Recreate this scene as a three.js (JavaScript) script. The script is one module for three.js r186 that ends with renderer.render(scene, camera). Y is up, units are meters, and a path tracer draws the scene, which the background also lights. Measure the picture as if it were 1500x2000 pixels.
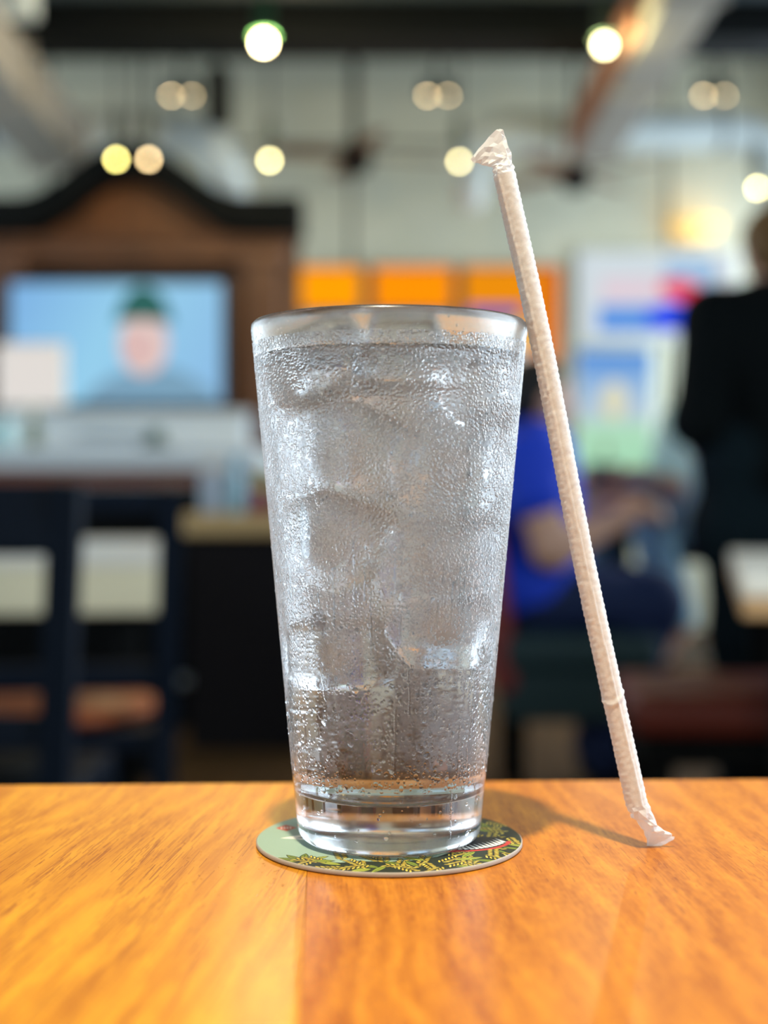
import * as THREE from 'three';
import { RoundedBoxGeometry } from 'three/addons/geometries/RoundedBoxGeometry.js';
import { mergeGeometries } from 'three/addons/utils/BufferGeometryUtils.js';
import { MarchingCubes } from 'three/addons/objects/MarchingCubes.js';
import { RectAreaLightUniformsLib } from 'three/addons/lights/RectAreaLightUniformsLib.js';

// ------------------------------------------------------------------ camera, sky, large lights, exposure
const scene = new THREE.Scene();
const T = 0.76;                                        // height of the near table's top; the floor is y = 0
const camera = new THREE.PerspectiveCamera(2 * Math.atan(1000 / 2700) * 180 / Math.PI, 0.75, 0.02, 60);
camera.position.set(0, T + 0.1103, 0.45);
camera.rotation.set(-Math.atan(15 / 2700), 0, 0);
camera.focus = 0.428;
camera.userData.fStop = 4.9;
scene.background = new THREE.Color(0.80, 0.90, 1.0);   // overcast daylight outside the windows
const renderer = new THREE.WebGLRenderer();
renderer.toneMapping = THREE.LinearToneMapping;
renderer.toneMappingExposure = 1.16;
renderer.shadowMap.enabled = true;
RectAreaLightUniformsLib.init();
const DAY = new THREE.Color(0.72, 0.87, 1.0);
function daylight(w, h, pos, target, intensity) {      // area light just inside the panes of one out-of-view window
  const l = new THREE.RectAreaLight(DAY, intensity, w, h);
  l.name = 'unseen_window_light'; l.position.set(...pos); scene.add(l); l.lookAt(...target);
}
const ROOM = { x0: -4.6, x1: 2.9, z0: -9.05, z1: 2.6, h: 4.2 };
const WIN = { right: 3.9, near: 5.4, left: 3.0, rear: 1.0 };  // light strength per wall; all of these windows are out of view

// ------------------------------------------------------------------ helpers
let seed = 20240611;
function rnd() { seed = (seed + 0x6d2b79f5) | 0; let t = Math.imul(seed ^ (seed >>> 15), 1 | seed); t = (t + Math.imul(t ^ (t >>> 7), 61 | t)) ^ t; return ((t ^ (t >>> 14)) >>> 0) / 4294967296; }
const rr = (a, b) => a + (b - a) * rnd();
const V = (x, y, z) => new THREE.Vector3(x, y, z);
const clamp = (x, a, b) => Math.min(b, Math.max(a, x));
const mix = (a, b, t) => a + (b - a) * t;
const sstep = (a, b, x) => { const t = clamp((x - a) / (b - a), 0, 1); return t * t * (3 - 2 * t); };
function hash2(i, j, s) { let n = Math.imul(i, 374761393) ^ Math.imul(j, 668265263) ^ Math.imul(s, 2147483647 - 7919); n = Math.imul(n ^ (n >>> 13), 1274126177); return ((n ^ (n >>> 16)) >>> 0) / 4294967296; }
function vnoise(x, y, s = 1) {
  const i = Math.floor(x), j = Math.floor(y), fx = x - i, fy = y - j, u = fx * fx * (3 - 2 * fx), v = fy * fy * (3 - 2 * fy);
  return mix(mix(hash2(i, j, s), hash2(i + 1, j, s), u), mix(hash2(i, j + 1, s), hash2(i + 1, j + 1, s), u), v);
}
function fbm(x, y, s = 1, o = 4) { let a = 0, w = 0.5, t = 0; for (let k = 0; k < o; k++) { a += w * vnoise(x, y, s + k); t += w; w *= 0.5; x *= 2.03; y *= 2.03; } return a / t; }
const rgb = (r, g, b) => new THREE.Color().setRGB(r, g, b);
const hex = (h) => new THREE.Color(h);
const std = (color, roughness = 0.7, extra = {}) => new THREE.MeshStandardMaterial({ color, roughness, ...extra });
const dull = (color, roughness = 0.75) => new THREE.MeshPhysicalMaterial({ color, roughness, specularIntensity: 0.3 });
const phys = (p) => new THREE.MeshPhysicalMaterial(p);
const used = new Map();
function numbered(name) { const n = used.get(name) ?? 0; used.set(name, n + 1); return n ? `${name}_${String(n).padStart(3, '0')}` : name; }
function tag(o, label, category, group, kind) {
  if (label) o.userData.label = label;
  if (category) o.userData.category = category;
  if (group) o.userData.group = group;
  if (kind) o.userData.kind = kind;
  return o;
}
function thing(name, label, category, pos = [0, 0, 0], turn = 0, group) {
  const o = new THREE.Group(); o.name = numbered(name); o.position.set(...pos); o.rotation.y = turn; scene.add(o);
  return tag(o, label, category, group);
}
function part(parent, name, geo, mat, label) {
  const g = Array.isArray(geo) ? join(geo) : geo, m = new THREE.Mesh(g, mat); m.name = name; parent.add(m);
  if (label) m.userData.label = label;
  return m;
}
function structure(name, geo, mat, label, category) {
  const m = part(scene, name, geo, mat); return tag(m, label, category, null, 'structure');
}
function join(list) {
  return mergeGeometries(list.map((g) => { const n = g.index ? g.toNonIndexed() : g; for (const k of Object.keys(n.attributes)) if (!['position', 'normal', 'uv'].includes(k)) n.deleteAttribute(k); n.morphAttributes = {}; return n; }));
}
const box = (w, h, d, x = 0, y = 0, z = 0, r = 0) => (r ? new RoundedBoxGeometry(w, h, d, 2, r) : new THREE.BoxGeometry(w, h, d)).translate(x, y, z);
const cyl = (r1, r2, h, x = 0, y = 0, z = 0, n = 20) => new THREE.CylinderGeometry(r1, r2, h, n).translate(x, y, z);
const tube = (pts, r, n = 24, k = 10) => new THREE.TubeGeometry(new THREE.CatmullRomCurve3(pts.map((p) => V(...p))), n, r, k);
function bar(a, b, w, d = w) {                          // a squared stick from a to b
  const A = V(...a), B = V(...b), g = new THREE.BoxGeometry(w, A.distanceTo(B), d);
  g.applyQuaternion(new THREE.Quaternion().setFromUnitVectors(V(0, 1, 0), B.clone().sub(A).normalize()));
  return g.translate((A.x + B.x) / 2, (A.y + B.y) / 2, (A.z + B.z) / 2);
}
const lathe = (pts, n = 48) => new THREE.LatheGeometry(pts.map((p) => new THREE.Vector2(p[0], p[1])), n);
function canvas(w, h) { const c = document.createElement('canvas'); c.width = w; c.height = h; return [c, c.getContext('2d')]; }
function canvasTex(c, srgb = true) { const t = new THREE.CanvasTexture(c); if (srgb) t.colorSpace = THREE.SRGBColorSpace; t.magFilter = THREE.LinearFilter; return t; }
function dataTex(w, h, f, srgb = false) {               // f(x, y) -> [r, g, b] 0..1
  const d = new Uint8Array(w * h * 4);
  for (let y = 0; y < h; y++) for (let x = 0; x < w; x++) { const c = f(x, y), o = (y * w + x) * 4; d[o] = 255 * clamp(c[0], 0, 1); d[o + 1] = 255 * clamp(c[1], 0, 1); d[o + 2] = 255 * clamp(c[2], 0, 1); d[o + 3] = 255; }
  const t = new THREE.DataTexture(d, w, h); t.magFilter = THREE.LinearFilter; t.wrapS = t.wrapT = THREE.RepeatWrapping; t.needsUpdate = true;
  if (srgb) t.colorSpace = THREE.SRGBColorSpace;
  return t;
}

// ------------------------------------------------------------------ the room
const mottle = (a, b, s) => dataTex(256, 256, (x, y) => { const k = fbm(x / 20, y / 20, s, 4); return [mix(a[0], b[0], k), mix(a[1], b[1], k), mix(a[2], b[2], k)]; }, true);
const M = {
  wall: std(0xffffff, 0.9, { map: mottle([0.79, 0.79, 0.70], [0.86, 0.85, 0.76], 3) }),
  ceiling: dull(hex('#0a0e0f'), 0.9),
  steel: dull(hex('#070b0c')),
  duct: std(hex('#cfd9d8'), 0.45, { metalness: 0.15 }),
  ductTan: std(hex('#8f897f'), 0.65),
  darkwood: std(0xffffff, 0.55, { map: dataTex(256, 256, (x, y) => { const k = fbm(x / 9, y / 90, 11, 4); return [mix(0.30, 0.46, k), mix(0.19, 0.29, k), mix(0.11, 0.17, k)]; }, true) }),
  black: dull(hex('#05080a')),
  blackwood: dull(hex('#04101f'), 0.6),
  white: std(hex('#eceae4'), 0.6),
  chrome: std(hex('#b9c4cb'), 0.3, { metalness: 0.8 }),
};
{
  const planks = new THREE.Group(); planks.name = 'floor'; scene.add(planks); tag(planks, 'brown wooden plank floor of the restaurant', 'floor', null, 'structure');
  const fm = [0, 1, 2].map((k) => phys({ roughness: 0.8, specularIntensity: 0.3, map: dataTex(128, 256, (x, y) => { const n = fbm(x / 7, y / 60, 40 + k, 4) + k * 0.07; return [mix(0.22, 0.34, n), mix(0.15, 0.23, n), mix(0.05, 0.09, n)]; }, true) }));
  part(planks, 'subfloor', box(7.7, 0.1, 11.9, -0.85, -0.072, -3.225), M.black);
  const pg = box(0.212, 0.02, 2.9, 0, 0, 0);
  for (let i = 0; i < 35; i++) for (let j = 0; j < 4; j++) {
    const m = part(planks, 'plank', pg, fm[(i * 7 + j * 5) % 3]);
    m.position.set(-4.5 + i * 0.2145, -0.011, -7.6 + j * 2.905);
  }
}
structure('ceiling', box(7.9, 0.15, 12.0, -0.85, 4.275, -3.225), M.ceiling, 'black painted exposed ceiling', 'ceiling');
{
  const wb = thing('wall_back', 'pale grey green back wall of large panels', 'wall'); wb.userData.kind = 'structure';
  part(wb, 'backing', box(7.8, 4.2, 0.12, -0.85, 2.1, -9.13), M.steel);
  const xs = [-4.6, -2.3, -0.22, 1.95, 2.9], ys = [0, 1.25, 3.34, 4.2];
  for (let i = 0; i < 4; i++) for (let j = 0; j < 3; j++) part(wb, 'panel', box(xs[i + 1] - xs[i] - 0.03, ys[j + 1] - ys[j] - 0.03, 0.04, (xs[i] + xs[i + 1]) / 2, (ys[j] + ys[j + 1]) / 2, -9.055, 0.006), M.wall);
}
// unseen windows, placed right, left and behind the camera to light room and straw
let windowCount = 0;
const windowLabels = ['unseen black framed window lighting the room near the right television', 'unseen black framed window lighting the room near the standing server', 'unseen black framed window lighting the straw from the right', 'unseen black framed window lighting the end of the bar', 'unseen black framed window lighting the bar counter', 'unseen black framed window behind the camera lighting the straw'];
const pane = phys({ color: 0xffffff, transmission: 1, roughness: 0, thickness: 0, ior: 1.5 });
function wallWithWindows(name, label, along, at, facing, from, to, openings, intensity) {   // along: 'x' or 'z'
  const parts = [], put = (a, b, y0, y1, th = 0.16) => along === 'z' ? box(th, y1 - y0, b - a, at - facing * 0.08, (y0 + y1) / 2, (a + b) / 2) : box(b - a, y1 - y0, th, (a + b) / 2, (y0 + y1) / 2, at - facing * 0.08);
  const y0 = 0.75, y1 = 3.1;
  parts.push(put(from, to, 0, y0), put(from, to, y1, 4.2));
  let last = from;
  for (const [a, b] of openings) { parts.push(put(last, a, y0, y1)); last = b; }
  parts.push(put(last, to, y0, y1));
  structure(name, parts, M.wall, label, 'wall');
  for (const [a, b] of openings) {
    const w = new THREE.Group(); w.name = 'window_' + (++windowCount); scene.add(w);
    tag(w, windowLabels[windowCount - 1], 'window', null, 'structure');
    part(w, 'frame', [put(a, b, y0, y0 + 0.06, 0.1), put(a, b, y1 - 0.06, y1, 0.1), put(a, a + 0.06, y0 + 0.06, y1 - 0.06, 0.1), put(b - 0.06, b, y0 + 0.06, y1 - 0.06, 0.1)], M.steel);
    const c = (a + b) / 2;
    part(w, 'mullion', [put(c - 0.02, c + 0.02, y0 + 0.06, y1 - 0.06, 0.06)], M.steel);
    for (const [p, q] of [[a + 0.06, c - 0.02], [c + 0.02, b - 0.06]]) part(w, 'pane', put(p, q, y0 + 0.06, y1 - 0.06, 0.006), pane);
    const pos = along === 'z' ? [at + facing * 0.01, (y0 + y1) / 2, c] : [c, (y0 + y1) / 2, at + facing * 0.01];
    daylight(b - a - 0.1, y1 - y0 - 0.1, pos, along === 'z' ? [at + facing, pos[1], c] : [c, pos[1], at + facing], intensity);
  }
}
wallWithWindows('wall_right', 'pale out of view wall with tall windows on the right', 'z', ROOM.x1, -1, -9.2, -1.6, [[-8.9, -6.2], [-5.9, -3.2]], WIN.right);
wallWithWindows('unseen_wall_front', 'unseen pale window wall set close beside the near table', 'z', 1.75, -1, -1.76, 2.76, [[-1.55, 0.4]], WIN.near);   // out of view, set close to light the right edge of the straw
structure('unseen_wall_return', box(1.3, 4.2, 0.16, 2.4, 2.1, -1.68), M.wall, 'short unseen return wall closing the gap behind the near window wall', 'wall');  // out of view, joins the close window wall to the right wall
wallWithWindows('wall_left', 'pale out of view wall with windows beside the bar', 'z', ROOM.x0, 1, -9.2, 2.76, [[-8.9, -6.2], [-5.9, -3.2]], WIN.left);
wallWithWindows('wall_rear', 'pale unseen wall with one window behind the near table', 'x', ROOM.z1, -1, -4.76, 1.9, [[-3.2, -1.0]], WIN.rear);  // window out of view, placed to cool and brighten the front of the straw

// steel beam, ducts
structure('trim_1', [box(7.4, 0.1, 0.3, -0.85, 3.04, -6.0), box(7.4, 0.34, 0.12, -0.85, 3.22, -6.0), box(7.4, 0.08, 0.3, -0.85, 3.42, -6.0)], M.steel, 'black steel beam crossing under the ceiling', 'beam');
structure('trim_2', [tube([[-4.5, 3.19, -5.8], [-1, 3.19, -5.8], [2.8, 3.19, -5.8]], 0.04, 8, 10)], std(hex('#2a3539'), 0.5), 'dark grey pipe clamped along the black beam', 'pipe');
function duct(label, name, paths, r, mat) {
  const d = thing(name, label, 'duct');
  for (const p of paths) part(d, 'duct_run', tube(p, r, 30, 18), mat);
  return d;
}
{
  const d = duct('pale round duct on the left bending down near a speaker', 'air_duct', [[[-4.4, 2.97, -7.35], [-2.4, 2.97, -7.35], [-1.25, 2.97, -7.35], [-1.0, 2.93, -7.35], [-0.9, 2.78, -7.4], [-0.88, 2.5, -7.9]]], 0.105, M.duct);
  for (const x of [-3.4, -2.2, -1.4]) part(d, 'hanger', [cyl(0.008, 0.008, 1.13, x, 3.635, -7.35, 6), new THREE.TorusGeometry(0.11, 0.008, 6, 20).rotateY(Math.PI / 2).translate(x, 2.97, -7.35)], M.steel);
}
{
  const d = duct('pale round duct on the right with a bend at each end', 'air_duct', [[[0.52, 2.75, -8.0], [0.53, 2.87, -7.5], [0.64, 2.96, -7.36], [0.9, 2.97, -7.35], [1.6, 2.97, -7.35], [2.0, 2.96, -7.35], [2.17, 2.88, -7.35], [2.22, 2.7, -7.35], [2.22, 2.3, -7.35]]], 0.105, M.duct);
  for (const x of [0.95, 1.9]) part(d, 'hanger', [cyl(0.008, 0.008, 1.13, x, 3.635, -7.35, 6), new THREE.TorusGeometry(0.11, 0.008, 6, 20).rotateY(Math.PI / 2).translate(x, 2.97, -7.35)], M.steel);
}
{
  const d = thing('box_duct', 'grey tan box duct running back on the right', 'duct');
  part(d, 'duct_run', box(0.22, 0.22, 6.4, 1.15, 2.86, -4.0, 0.01), M.ductTan);
  for (let k = 0; k < 6; k++) part(d, 'flange', box(0.25, 0.25, 0.03, 1.15, 2.86, -7.1 + k * 1.2), M.ductTan);
  part(d, 'insulation', box(0.04, 0.2, 2.0, 1.018, 2.86, -6.1, 0.015), std(hex('#8b5f49'), 0.8), 'brown wrapped side strip');
  const e = thing('box_duct', 'grey box duct running back on the left with riser', 'duct');
  part(e, 'duct_run', box(0.3, 0.26, 6.2, -1.78, 2.84, -4.1, 0.01), M.ductTan);
  for (let k = 0; k < 6; k++) part(e, 'flange', box(0.34, 0.30, 0.03, -1.78, 2.84, -7.1 + k * 1.2), M.ductTan);
  part(e, 'riser', box(0.26, 1.25, 0.26, -1.62, 3.58, -5.4, 0.01), M.duct);
}
{
  const s = thing('hanging_speaker', 'black box speaker hanging beside the left duct', 'speaker', [-0.80, 0, -6.25]);
  part(s, 'cabinet', box(0.11, 0.26, 0.15, 0, 2.84, 0, 0.012), M.black);
  part(s, 'driver', cyl(0.045, 0.05, 0.01, 0, 0, 0, 20).rotateX(Math.PI / 2).translate(0, 2.80, 0.078), M.steel);
  part(s, 'bracket', cyl(0.01, 0.01, 1.23, 0, 3.585, 0, 8), M.steel);
}
function fan(x, z, y, turn, label) {
  const f = thing('ceiling_fan', label, 'fan', [x, 0, z], turn);
  part(f, 'rod', cyl(0.018, 0.018, 4.2 - y, 0, (4.2 + y) / 2, 0, 10), M.steel);
  part(f, 'motor', lathe([[0, y - 0.13], [0.05, y - 0.13], [0.09, y - 0.09], [0.1, y], [0.06, y + 0.06], [0, y + 0.08]], 24), M.steel);
  for (let k = 0; k < 4; k++) { const b = part(f, 'blade', box(0.46, 0.012, 0.12, 0.32, 0, 0, 0.005), M.darkwood); b.rotation.set(0.18, k * Math.PI / 2, 0, 'YXZ'); b.position.y = y - 0.02; }
}
fan(-0.17, -7.85, 2.98, 0.25, 'black ceiling fan with brown blades above the orange signs');
fan(1.18, -8.1, 2.93, 0.9, 'black ceiling fan with brown blades beneath the right duct');

// pendant lamps over the room
const bulbGlow = (c, k) => std(hex('#fff3d0'), 0.4, { emissive: c, emissiveIntensity: k });
function pendant(x, y, z, r, color, glow, cd, label, group, shade = '#1b2a20') {
  const p = thing('pendant_lamp', label, 'lamp', [x, 0, z], 0, group);
  part(p, 'cord', cyl(0.006, 0.006, 4.2 - y - 0.2, 0, (4.2 + y + 0.2) / 2, 0, 8), M.steel);
  part(p, 'lamp_shade', lathe([[0.02, y + 0.2], [0.03, y + 0.15], [r * 1.5, y + 0.05], [r * 1.7, y + 0.03], [r * 1.68, y + 0.028], [r * 1.4, y + 0.045], [0.02, y + 0.14]], 28), std(hex(shade), 0.5));
  part(p, 'bulb', new THREE.SphereGeometry(r, 20, 14).translate(0, y, 0), bulbGlow(color, glow));
  const l = new THREE.PointLight(color, cd); l.name = 'pendant_light'; l.position.set(0, y, 0); l.shadow.radius = r / 0.02; p.add(l);
}
const WARM = rgb(1, 0.78, 0.42), YEL = rgb(1, 0.86, 0.25), AMB = rgb(1, 0.72, 0.36);
pendant(-0.487, 2.737, -5.15, 0.025, WARM, 60, 3, 'bright bare pendant bulb under a green shade', null, '#123d20');
pendant(0.892, 2.727, -5.15, 0.023, rgb(1, 0.9, 0.45), 24, 0.9, 'yellow pendant bulb beside the tan box duct', null, '#26372c');
for (const [x, y, k, c, lab] of [[-1.257, 2.49, 9, YEL, 'yellow pendant bulb before the black cornice'], [-1.105, 2.49, 7, AMB, 'amber pendant bulb beside a yellow one before the cornice'],
  [-0.537, 2.485, 8, rgb(1, 0.88, 0.4), 'pale yellow pendant bulb right of the black cornice'], [0.354, 2.48, 6, rgb(1, 0.85, 0.4), 'pale yellow pendant bulb near the paper straw tip'], [1.753, 2.355, 8, rgb(1, 0.88, 0.4), 'pale yellow pendant bulb above the server']])
  pendant(x, y, -6.05, 0.012, c, k * 3.4, 0.02, lab, 'small pendant bulbs along the bar');
for (const [x, lab] of [[-1.258, 'twin amber spotlight above the left duct'], [0.334, 'twin amber spotlight between the two fans'], [2.05, 'twin amber spotlight above the right duct']]) {
  const p = thing('track_spotlight', lab, 'lamp', [x, 0, -8.15], 0, 'twin spotlights near the back wall');
  part(p, 'stem', cyl(0.012, 0.012, 0.7, 0, 3.84, 0, 8), M.steel);
  part(p, 'crossbar', box(0.2, 0.02, 0.02, 0, 3.5, 0), M.steel);
  for (const s of [-1, 1]) {
    part(p, 'lamp_head', cyl(0.03, 0.05, 0.1, s * 0.065, 3.46, -0.01, 16), M.steel);
    part(p, 'bulb', new THREE.SphereGeometry(0.02, 16, 12).translate(s * 0.065, 3.42, 0.0), bulbGlow(AMB, s < 0 ? 17 : 11));
    const l = new THREE.PointLight(AMB, 0.05); l.name = 'spot_light'; l.position.set(s * 0.065, 3.42, 0); l.shadow.radius = 1; p.add(l);
  }
}
// the downlight above the near table: outside the frame, it casts the shadows of glass and straw
const KEY = { x: -0.054, y: 1.28, z: 0.293, cd: 6.6 };
{
  const p = thing('pendant_lamp', 'small downlight out of view above the near wooden table', 'lamp', [KEY.x, T, KEY.z]);
  part(p, 'cord', cyl(0.006, 0.006, 2.0, 0, KEY.y + 1.14, 0, 8), M.steel);
  part(p, 'lamp_shade', lathe([[0.015, KEY.y + 0.14], [0.03, KEY.y + 0.13], [0.06, KEY.y + 0.03], [0.058, KEY.y + 0.03], [0.028, KEY.y + 0.11], [0.015, KEY.y + 0.12]], 28), M.steel);
  part(p, 'bulb', new THREE.SphereGeometry(0.022, 16, 12).translate(0, KEY.y + 0.035, 0), bulbGlow(rgb(1, 0.85, 0.6), 12));
  const l = new THREE.SpotLight(rgb(1, 0.9, 0.66), KEY.cd, 0, 1.0, 0.6); l.name = 'downlight'; l.position.set(0, KEY.y, 0); l.target.position.set(-KEY.x, 0, -KEY.z); l.shadow.radius = 1.0; p.add(l); p.add(l.target);
}

// ------------------------------------------------------------------ back bar with television, bar counter
{
  const b = thing('back_bar', 'dark carved wooden back bar with black arched cornice', 'bar shelf', [-1.293, 0, -6.75]);
  part(b, 'back_panel', box(1.7, 2.3, 0.06, 0, 1.2, -0.12), M.darkwood);
  const sh = new THREE.Shape(); const top = [], H = 2.28, pk = 0.28;
  const f = (x) => H + pk * (0.5 + 0.5 * Math.cos(Math.PI * clamp(Math.abs(x) / 0.58, 0, 1)));
  for (let k = 0; k <= 60; k++) { const x = -0.86 + 1.72 * k / 60; top.push([x, f(x)]); }
  sh.moveTo(top[0][0], top[0][1] + 0.14); for (const p of top) sh.lineTo(p[0], p[1] + 0.14); for (const p of top.reverse()) sh.lineTo(p[0], p[1]);
  part(b, 'cornice', new THREE.ExtrudeGeometry(sh, { depth: 0.3, bevelEnabled: true, bevelSize: 0.015, bevelThickness: 0.02, bevelSegments: 2 }).translate(0, 0, -0.12), dull(hex('#030606')));
  const ty = new THREE.Shape(); ty.moveTo(-0.78, 2.12); ty.lineTo(0.78, 2.12); for (let k = 60; k >= 0; k--) { const x = -0.78 + 1.56 * k / 60; ty.lineTo(x, f(x)); }
  part(b, 'tympanum', new THREE.ExtrudeGeometry(ty, { depth: 0.05, bevelEnabled: false }).translate(0, 0, -0.08), std(0xffffff, 0.5, { map: dataTex(256, 256, (x, y) => { const k = fbm(x / 8, y / 80, 21, 4); return [mix(0.34, 0.50, k), mix(0.20, 0.30, k), mix(0.08, 0.14, k)]; }, true) }));
  part(b, 'rail', box(1.6, 0.1, 0.16, 0, 2.17, -0.02, 0.015), M.darkwood);
  part(b, 'moulding', box(1.64, 0.035, 0.2, 0, 2.235, -0.01, 0.01), M.darkwood);
  for (const s of [-1, 1]) {
    part(b, 'pilaster', box(0.2, 1.2, 0.16, s * 0.66, 1.52, 0, 0.012), M.darkwood);
    part(b, 'capital', box(0.25, 0.1, 0.2, s * 0.66, 2.15, 0.0, 0.015), M.darkwood);
  }
}
// pictures on the screens: flat light of their own
function screenTex(w, h, paint) { const [c, g] = canvas(w, h); paint(g, w, h); return canvasTex(c); }
function screen(name, label, category, w, h, pos, paint, glow, lightCd, frame = 0.025, tone = '#15181b') {
  const t = thing(name, label, category, pos);
  part(t, 'bezel', box(w + 2 * frame, h + 2 * frame, 0.05, 0, 0, 0, 0.008), std(hex(tone), 0.4));
  const tex = screenTex(Math.round(420 * w), Math.round(420 * h), paint);
  part(t, 'screen', new THREE.PlaneGeometry(w, h).translate(0, 0, 0.0265), phys({ color: 0x000000, roughness: 0.6, specularIntensity: 0.15, emissive: 0xffffff, emissiveMap: tex, emissiveIntensity: glow }));
  const l = new THREE.RectAreaLight(lightCd[0], lightCd[1], w, h); l.name = 'screen_light'; l.position.set(0, 0, 0.04); t.add(l); l.rotation.y = Math.PI;
  return t;
}
screen('television', 'wide television showing a man in a green cap', 'television', 1.06, 0.6, [-1.345, 1.68, -6.52], (g, w, h) => {
  const s = g.createLinearGradient(0, 0, w, h); s.addColorStop(0, '#7fb4e8'); s.addColorStop(0.45, '#9ad4f2'); s.addColorStop(1, '#8fc0ea'); g.fillStyle = s; g.fillRect(0, 0, w, h);
  g.fillStyle = '#7ea6c0'; g.beginPath(); g.moveTo(w * 0.33, h); g.quadraticCurveTo(w * 0.42, h * 0.78, w * 0.55, h * 0.74); g.lineTo(w * 0.75, h * 0.7); g.quadraticCurveTo(w * 0.92, h * 0.8, w, h); g.fill();
  g.fillStyle = '#e6c9c4'; g.beginPath(); g.ellipse(w * 0.63, h * 0.5, w * 0.115, h * 0.27, 0, 0, 7); g.fill();
  g.fillStyle = '#d79a9a'; g.beginPath(); g.ellipse(w * 0.6, h * 0.55, w * 0.035, h * 0.06, 0, 0, 7); g.fill();
  g.fillStyle = '#2f6660'; g.beginPath(); g.moveTo(w * 0.49, h * 0.33); g.quadraticCurveTo(w * 0.54, h * 0.02, w * 0.63, h * 0.02); g.quadraticCurveTo(w * 0.73, h * 0.04, w * 0.77, h * 0.34); g.quadraticCurveTo(w * 0.63, h * 0.27, w * 0.49, h * 0.33); g.fill();
}, 0.82, [rgb(0.55, 0.8, 1), 0.6]);
{
  const b = thing('bar_counter', 'long bar with pale stone top and dark front', 'bar', [-1.75, 0, -5.2]);
  part(b, 'worktop', box(2.55, 0.09, 0.75, 0, 1.045, 0, 0.015), std(hex('#e3edf4'), 0.3));
  part(b, 'edge_rail', box(2.5, 0.055, 0.06, 0, 0.97, 0.33, 0.015), std(hex('#8a5240'), 0.4));
  part(b, 'front_panel', box(2.5, 0.94, 0.55, 0, 0.47, 0, 0.005), M.black);
  part(b, 'foot_rail', tube([[-1.2, 0.2, 0.42], [0, 0.2, 0.42], [1.2, 0.2, 0.42]], 0.022, 8), M.chrome);
  const k = thing('bar_cabinet', 'low black cabinet under the steel cooler', 'cabinet', [-1.293, 0, -6.43]);
  part(k, 'body', box(1.75, 0.9, 0.36, 0, 0.45, 0, 0.01), M.black); part(k, 'top', box(1.77, 0.02, 0.38, 0, 0.91, 0, 0.004), M.darkwood);
  for (const x of [-0.58, 0, 0.58]) { const d = part(k, 'door', box(0.56, 0.8, 0.02, x, 0.46, 0.19, 0.006), M.blackwood); part(d, 'knob', new THREE.SphereGeometry(0.014, 12, 8).translate(x + 0.22, 0.6, 0.21), M.chrome); }
  const s = thing('drinks_cooler', 'pale steel cooler standing under the television', 'cooler', [-1.3, 0.92, -6.45]);
  part(s, 'body', box(1.25, 0.38, 0.24, 0, 0.19, 0, 0.02), std(hex('#d6e2ea'), 0.4));
  part(s, 'lid', box(1.27, 0.03, 0.26, 0, 0.395, 0, 0.01), std(hex('#ccd8e0'), 0.3));
  part(s, 'handle', box(0.4, 0.025, 0.03, 0, 0.3, 0.135, 0.01), M.chrome);
}
{
  const m = thing('register_monitor', 'white till monitor standing on the bar counter', 'monitor', [-1.53, 1.09, -5.55]);
  part(m, 'housing', box(0.3, 0.28, 0.04, 0, 0.34, 0, 0.015), M.white);
  part(m, 'screen', new THREE.PlaneGeometry(0.27, 0.25).translate(0, 0.34, 0.0215), std(0x000000, 0.4, { emissive: hex('#f3ece6'), emissiveIntensity: 0.72 }));
  part(m, 'neck', box(0.05, 0.2, 0.03, 0, 0.11, -0.02, 0.01), M.white);
  part(m, 'foot', box(0.2, 0.02, 0.16, 0, 0.01, 0, 0.008), M.white);
}
{
  const n = thing('napkin_box', 'pale cyan box on the bar below the white monitor', 'box', [-1.62, 1.09, -5.1]);
  part(n, 'body', box(0.26, 0.11, 0.14, 0, 0.055, 0, 0.012), std(hex('#b5dbe2'), 0.5));
  part(n, 'lid', box(0.27, 0.02, 0.15, 0, 0.118, 0, 0.008), std(hex('#d5e9ec'), 0.5));
  const bt = thing('bottle', 'small olive bottle on the bar beside the cyan box', 'bottle', [-1.38, 1.09, -5.0]);
  part(bt, 'body', lathe([[0, 0], [0.028, 0], [0.03, 0.01], [0.03, 0.09], [0.012, 0.12], [0.011, 0.15], [0, 0.15]], 20), std(hex('#5d6a45'), 0.3));
  part(bt, 'cap', cyl(0.013, 0.013, 0.016, 0, 0.156, 0, 14), std(hex('#d8d4a0'), 0.4));
  const g = thing('bar_caddy', 'small dark green caddy on the bar', 'caddy', [-0.9, 1.09, -5.0]);
  part(g, 'tray', box(0.12, 0.02, 0.1, 0, 0.01, 0, 0.006), std(hex('#23443c'), 0.5));
  part(g, 'holder', box(0.06, 0.06, 0.06, 0, 0.05, 0, 0.01), std(hex('#335a4e'), 0.5));
}

// ------------------------------------------------------------------ lit signs on the back wall
const ORANGE = rgb(1, 0.42, 0.0);
function sign(x0, x1, y0, y1, z, label, paint, glow, c) {
  const w = x1 - x0, h = y1 - y0, t = thing('lightbox_sign', label, 'sign', [(x0 + x1) / 2, (y0 + y1) / 2, z], 0, 'orange lit signs on the back wall');
  part(t, 'housing', box(w, h, 0.1, 0, 0, -0.02, 0.015), std(hex('#5a4a30'), 0.5));
  const tex = screenTex(300, Math.round(300 * h / w), paint);
  part(t, 'sign_panel', new THREE.PlaneGeometry(w - 0.03, h - 0.03).translate(0, 0, 0.0315), phys({ color: 0x000000, roughness: 0.6, specularIntensity: 0.1, emissive: 0xffffff, emissiveMap: tex, emissiveIntensity: glow }));
  const l = new THREE.RectAreaLight(c, 0.6, w - 0.03, h - 0.03); l.name = 'sign_light'; l.position.set(0, 0, 0.045); l.rotation.y = Math.PI; t.add(l);
}
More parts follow.
